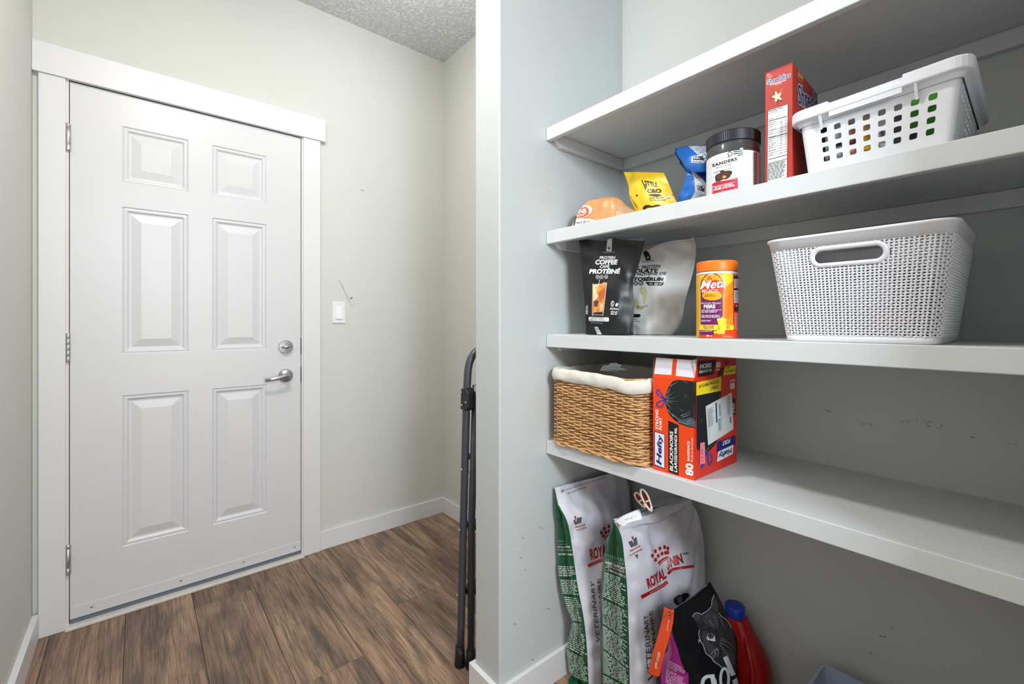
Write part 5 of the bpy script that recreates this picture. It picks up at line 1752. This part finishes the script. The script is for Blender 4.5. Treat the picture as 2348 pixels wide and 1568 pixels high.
for k in range(120):
    x, y = rc_.uniform(930, 1400), rc_.uniform(560, 1270)
    if x > 1180 and y < 820 and x > 1180 + (y - 560) * .6:
        continue
    if x < 930 + max(0, y - 900) * .5:
        continue
    dx, dy = (x - 1180) * .12, 26 + rc_.uniform(-8, 8)
    P.stroke([(x, y), (x + dx * .5, y + dy * .5), (x + dx, y + dy)], 4, C2 if k % 3 else C1, True)
for pl in ([(1075, 450), (1030, 500), (960, 545), (935, 560), (900, 540), (850, 540), (815, 570), (812, 600)], [(1082, 440), (1090, 350), (1118, 275)], [(905, 780), (900, 860), (925, 950), (960, 1000), (985, 1080), (1010, 1130), (1080, 1180), (1120, 1240), (1190, 1290), (1230, 1330)], [(1185, 540), (1230, 590), (1290, 630), (1340, 690), (1370, 755)], [(890, 920), (905, 950)], [(890, 970), (915, 930)]):
    P.stroke(pl, 8, C3)
for pl in ([(1040, 655), (1080, 690)], [(1050, 640), (1100, 720), (1130, 760)], [(1120, 580), (1160, 680), (1185, 800)], [(1090, 700), (1140, 780)], [(1215, 640), (1260, 720), (1290, 770)], [(1190, 600), (1240, 650)], [(960, 760), (1010, 720)]):
    P.stroke(pl, 9, C2, True)
P.up().poly([(1010, 900), (1030, 830), (1080, 815), (1125, 860), (1140, 950), (1090, 945), (1020, 925)], C3).up().ell(1072, 862, 47, 50, (20, 20, 24)).up().ell(1070, 862, 36, 38, (96, 96, 104)).up().ell(1070, 860, 22, 26, (8, 8, 10)).up().ell(1084, 850, 7, 7, (220, 220, 226))
P.poly([(1150, 1040), (1185, 1060), (1170, 1090), (1145, 1070)], C2)
for pl in ([(1195, 960), (1290, 1010), (1380, 1090)], [(1200, 930), (1320, 960), (1410, 1050)], [(1200, 990), (1260, 1080), (1330, 1160)], [(1215, 900), (1300, 930)], [(1150, 1060), (1080, 1120), (1060, 1160)], [(1180, 1090), (1170, 1180)], [(1140, 1100), (1110, 1200)]):
    P.stroke(pl, 5, C3, True)
P.up(2)
WG = (196, 198, 204)
P.poly([(1245, 1182), (1312, 1155), (1428, 1430), (1362, 1455)], WG).poly([(1378, 1520), (1445, 1470), (1480, 1600), (1420, 1640)], WG)
P.ring(1040, 1565, 92, 112, 52, WG, 36).poly([(1052, 1430), (1120, 1420), (1160, 1660), (1100, 1670)], WG).stroke([(1130, 1650), (1130, 1740), (1080, 1790), (1000, 1780), (960, 1740)], 50, WG)
P.ring(1268, 1490, 58, 150, 40, WG, 40)
P.flush(t)
# magenta gusset
gl = [[onX(1532, 1445, .985), onX(1537, 1450, .97)], [onX(1531, 1490, 1.0), onX(1553, 1485, .975)], [onX(1519, 1504, 1.005), onX(1561, 1515, .985)], [onX(1514, 1535, 1.01), onX(1574, 1545, .995)], [onX(1516, 1568, 1.012), onX(1579, 1568, 1.0)]]
p0, p1 = gl[-1]
gl.append([V((p0.x, p0.y, .002)), V((p1.x, p1.y, .002))])
gl = [[a, a.lerp(b, .5) + V((-.008, -.004, 0)), b] for a, b in gl]
gm, _ = sheet(gl, 12, 30, .0015, 20, 2)
MAG = mat('bag_magenta', (164, 22, 140), .35)
obj('side_gusset', gm, MAG, t, smooth=True, label='magenta side of the cat food bag')
P = Print([gm], (1460, 1320, 6.323), L=3.5)
PK = (232, 190, 226)
for k, s_ in enumerate(('RECIPES CREATED BY', 'EXPERTS IN PET NUTRITION', 'FOR PETS WITH UNIQUE', 'DIETARY NEEDS')):
    xl, xr = 455 - 5 * k, (660, 706, 690, 580)[k]
    yl = 1236 + 27 * k
    yr = yl + (xr - xl) * .53
    P.text(s_, [(xl, yl), (xr, yr), (xr, yr - 17), (xl, yl - 17)], W, bold=.02)
P.lines([(430, 1345), (715, 1495), (720, 1640), (420, 1560)], 8, PK, words=7)
P.flush(t)
# orange tear strip
op = [(1534, 1394), (1530, 1425), (1519, 1465), (1509, 1500), (1502, 1530), (1499, 1546)]
rows = []
for i, (x, y) in enumerate(op):
    w = 12.5 if i else 11
    Xs = .955 + .004 * math.sin(i * 1.7)
    a, b = onX(x - w, y - 3, Xs + .006), onX(x + w, y + 5, Xs - .004)
    rows.append([a, a.lerp(b, .5) + V((-.003, -.003, 0)), b])
om, _ = sheet(rows, 8, 24, .001, 40, 1)
obj('tear_strip', om, mat('strip_orange', (236, 76, 14), .45), t, smooth=True, solid=.0008, label='orange tear strip hanging from the opened top')
P = Print([om], (1460, 1320, 6.323), L=3)
P.text('pet', [(300, 1345), (312, 1255), (265, 1250), (258, 1340)], W, bold=.035).text('curean', [(312, 1250), (345, 1112), (308, 1105), (282, 1248)], W, bold=.005).text('petcurean.com', [(448, 800), (480, 640), (458, 632), (432, 795)], W, bold=.02)
P.poly([(455, 600), (482, 606), (490, 545), (464, 540)], BLACK).up().text('f', [(476, 602), (478, 578), (462, 575), (460, 598)], W, bold=.03).ell(474, 556, 8, 9, W).ring(476, 522, 12, 14, 5, (70, 40, 30))
P.flush(t)

# ---- red jug
t = thing('red_jug', 'red plastic jug with blue screw cap standing behind the cat food bag', 'jug', (1.305, .57, 0))
JR = mat('jug_red', (158, 12, 12), .35, spec=.4)
jz = 1.147 - .845 + .01
X0, X1 = 1.262, 1.355
prof = [(.49, .0), (.487, .02), (.486, .15), (.49, .20), (.505, .238), (.525, .268), (.538, .29), (.546, .303), (.552, .312)]
rows = []
for i, (y0, z) in enumerate(prof):
    y1 = .664 - (0 if z < .2 else (z - .2) / .112 * .056)
    q = []
    hx = (X1 - X0) / 2 * (1 if z < .2 else 1 - (z - .2) / .112 * .42)
    mx = (X0 + X1) / 2
    hy, my = (y1 - y0) / 2, (y0 + y1) / 2
    for k in range(40):
        a = 2 * math.pi * k / 40
        c_, s_ = math.cos(a), math.sin(a)
        m_ = (abs(c_) ** 3.4 + abs(s_) ** 3.4) ** (-1 / 3.4)
        bx3 = mx + hx * m_ * c_
        y3 = my + hy * m_ * s_
        # grip hollow on the broad faces
        if c_ < 0 and .10 < z < .27:
            gq = math.exp(-((y3 - .60) / .035) ** 4) * math.exp(-((z - .18) / .07) ** 4)
            bx3 += .018 * gq
        q.append(V((bx3, y3, z)))
    rows.append(q)
cols = [cr([r[j] for r in rows], 40) for j in range(40)]
jm = MB().grid([[cols[j][i] for j in range(40)] for i in range(41)], closed=True)
jm.f.append(tuple(range(40))[::-1])
jm.f.append(tuple(range(40 * 40, 41 * 40)))
obj('jug_body', jm, JR, t, smooth=True)
jc = (1.3085, .58)
obj('neck', MB().lathe([(.024, .305), (.022, .318), (.022, .33)], (*jc, 0), 30), JR, t, smooth=True)
ca = obj('screw_cap', MB().lathe([(.0255, .3125), (.0262, .3145), (.0262, .338), (.0245, .341), (.001, .3415)], (*jc, 0), 60), mat('cap_blue', (18, 54, 156), .4), t, smooth=True, label='blue screw cap')
hd = [(1.295, .548, .285), (1.272, .53, .262), (1.262, .515, .225), (1.260, .512, .19), (1.262, .514, .155), (1.268, .52, .12), (1.29, .53, .095)]
obj('handle_ridge', MB().tube(cr(hd, 16), .0075, 10), JR, t, smooth=True)
obj('front_label', MB().add([(1.2612, .520, .03), (1.2612, .60, .03), (1.2612, .60, .096), (1.2612, .520, .096)], [(0, 1, 2, 3)]), mat('label_yellow', (226, 176, 40), .5), t, solid=.0006, label='yellow label on the jug')

# ---- storage bin
t = thing('storage_bin', 'open pale blue grey plastic bin on the floor below the lowest shelf', 'bin', (1.2, .22, 0))
BN = mat('bin_plastic', (168, 178, 198), .45)
zr = .281
x0, x1, y0, y1 = 1.06, 1.335, .06, .372
of = rrect(x0, x1, y0, y1, .014, .012)
ob = rrect(x0 + .02, x1 - .02, y0 + .02, y1 - .02, .012, .012)
m = min(len(of), len(ob))


def ringp(src, z, o):
    return [V((src[int(k * len(src) / 90)][0] + src[int(k * len(src) / 90)][2] * o, src[int(k * len(src) / 90)][1] + src[int(k * len(src) / 90)][3] * o, z)) for k in range(90)]


bn = MB().grid([ringp(ob, .001, 0), ringp(of, zr - .02, 0), ringp(of, zr - .02, .004), ringp(of, zr, .004), ringp(of, zr + .001, .002), ringp(of, zr, -.003), ringp(of, zr - .02, -.003), ringp(ob, .005, -.003)], closed=True)
bn.f.append(tuple(range(90))[::-1])
bn.f.append(tuple(range(7 * 90, 8 * 90)))
obj('bin_body', bn, BN, t, smooth=False)
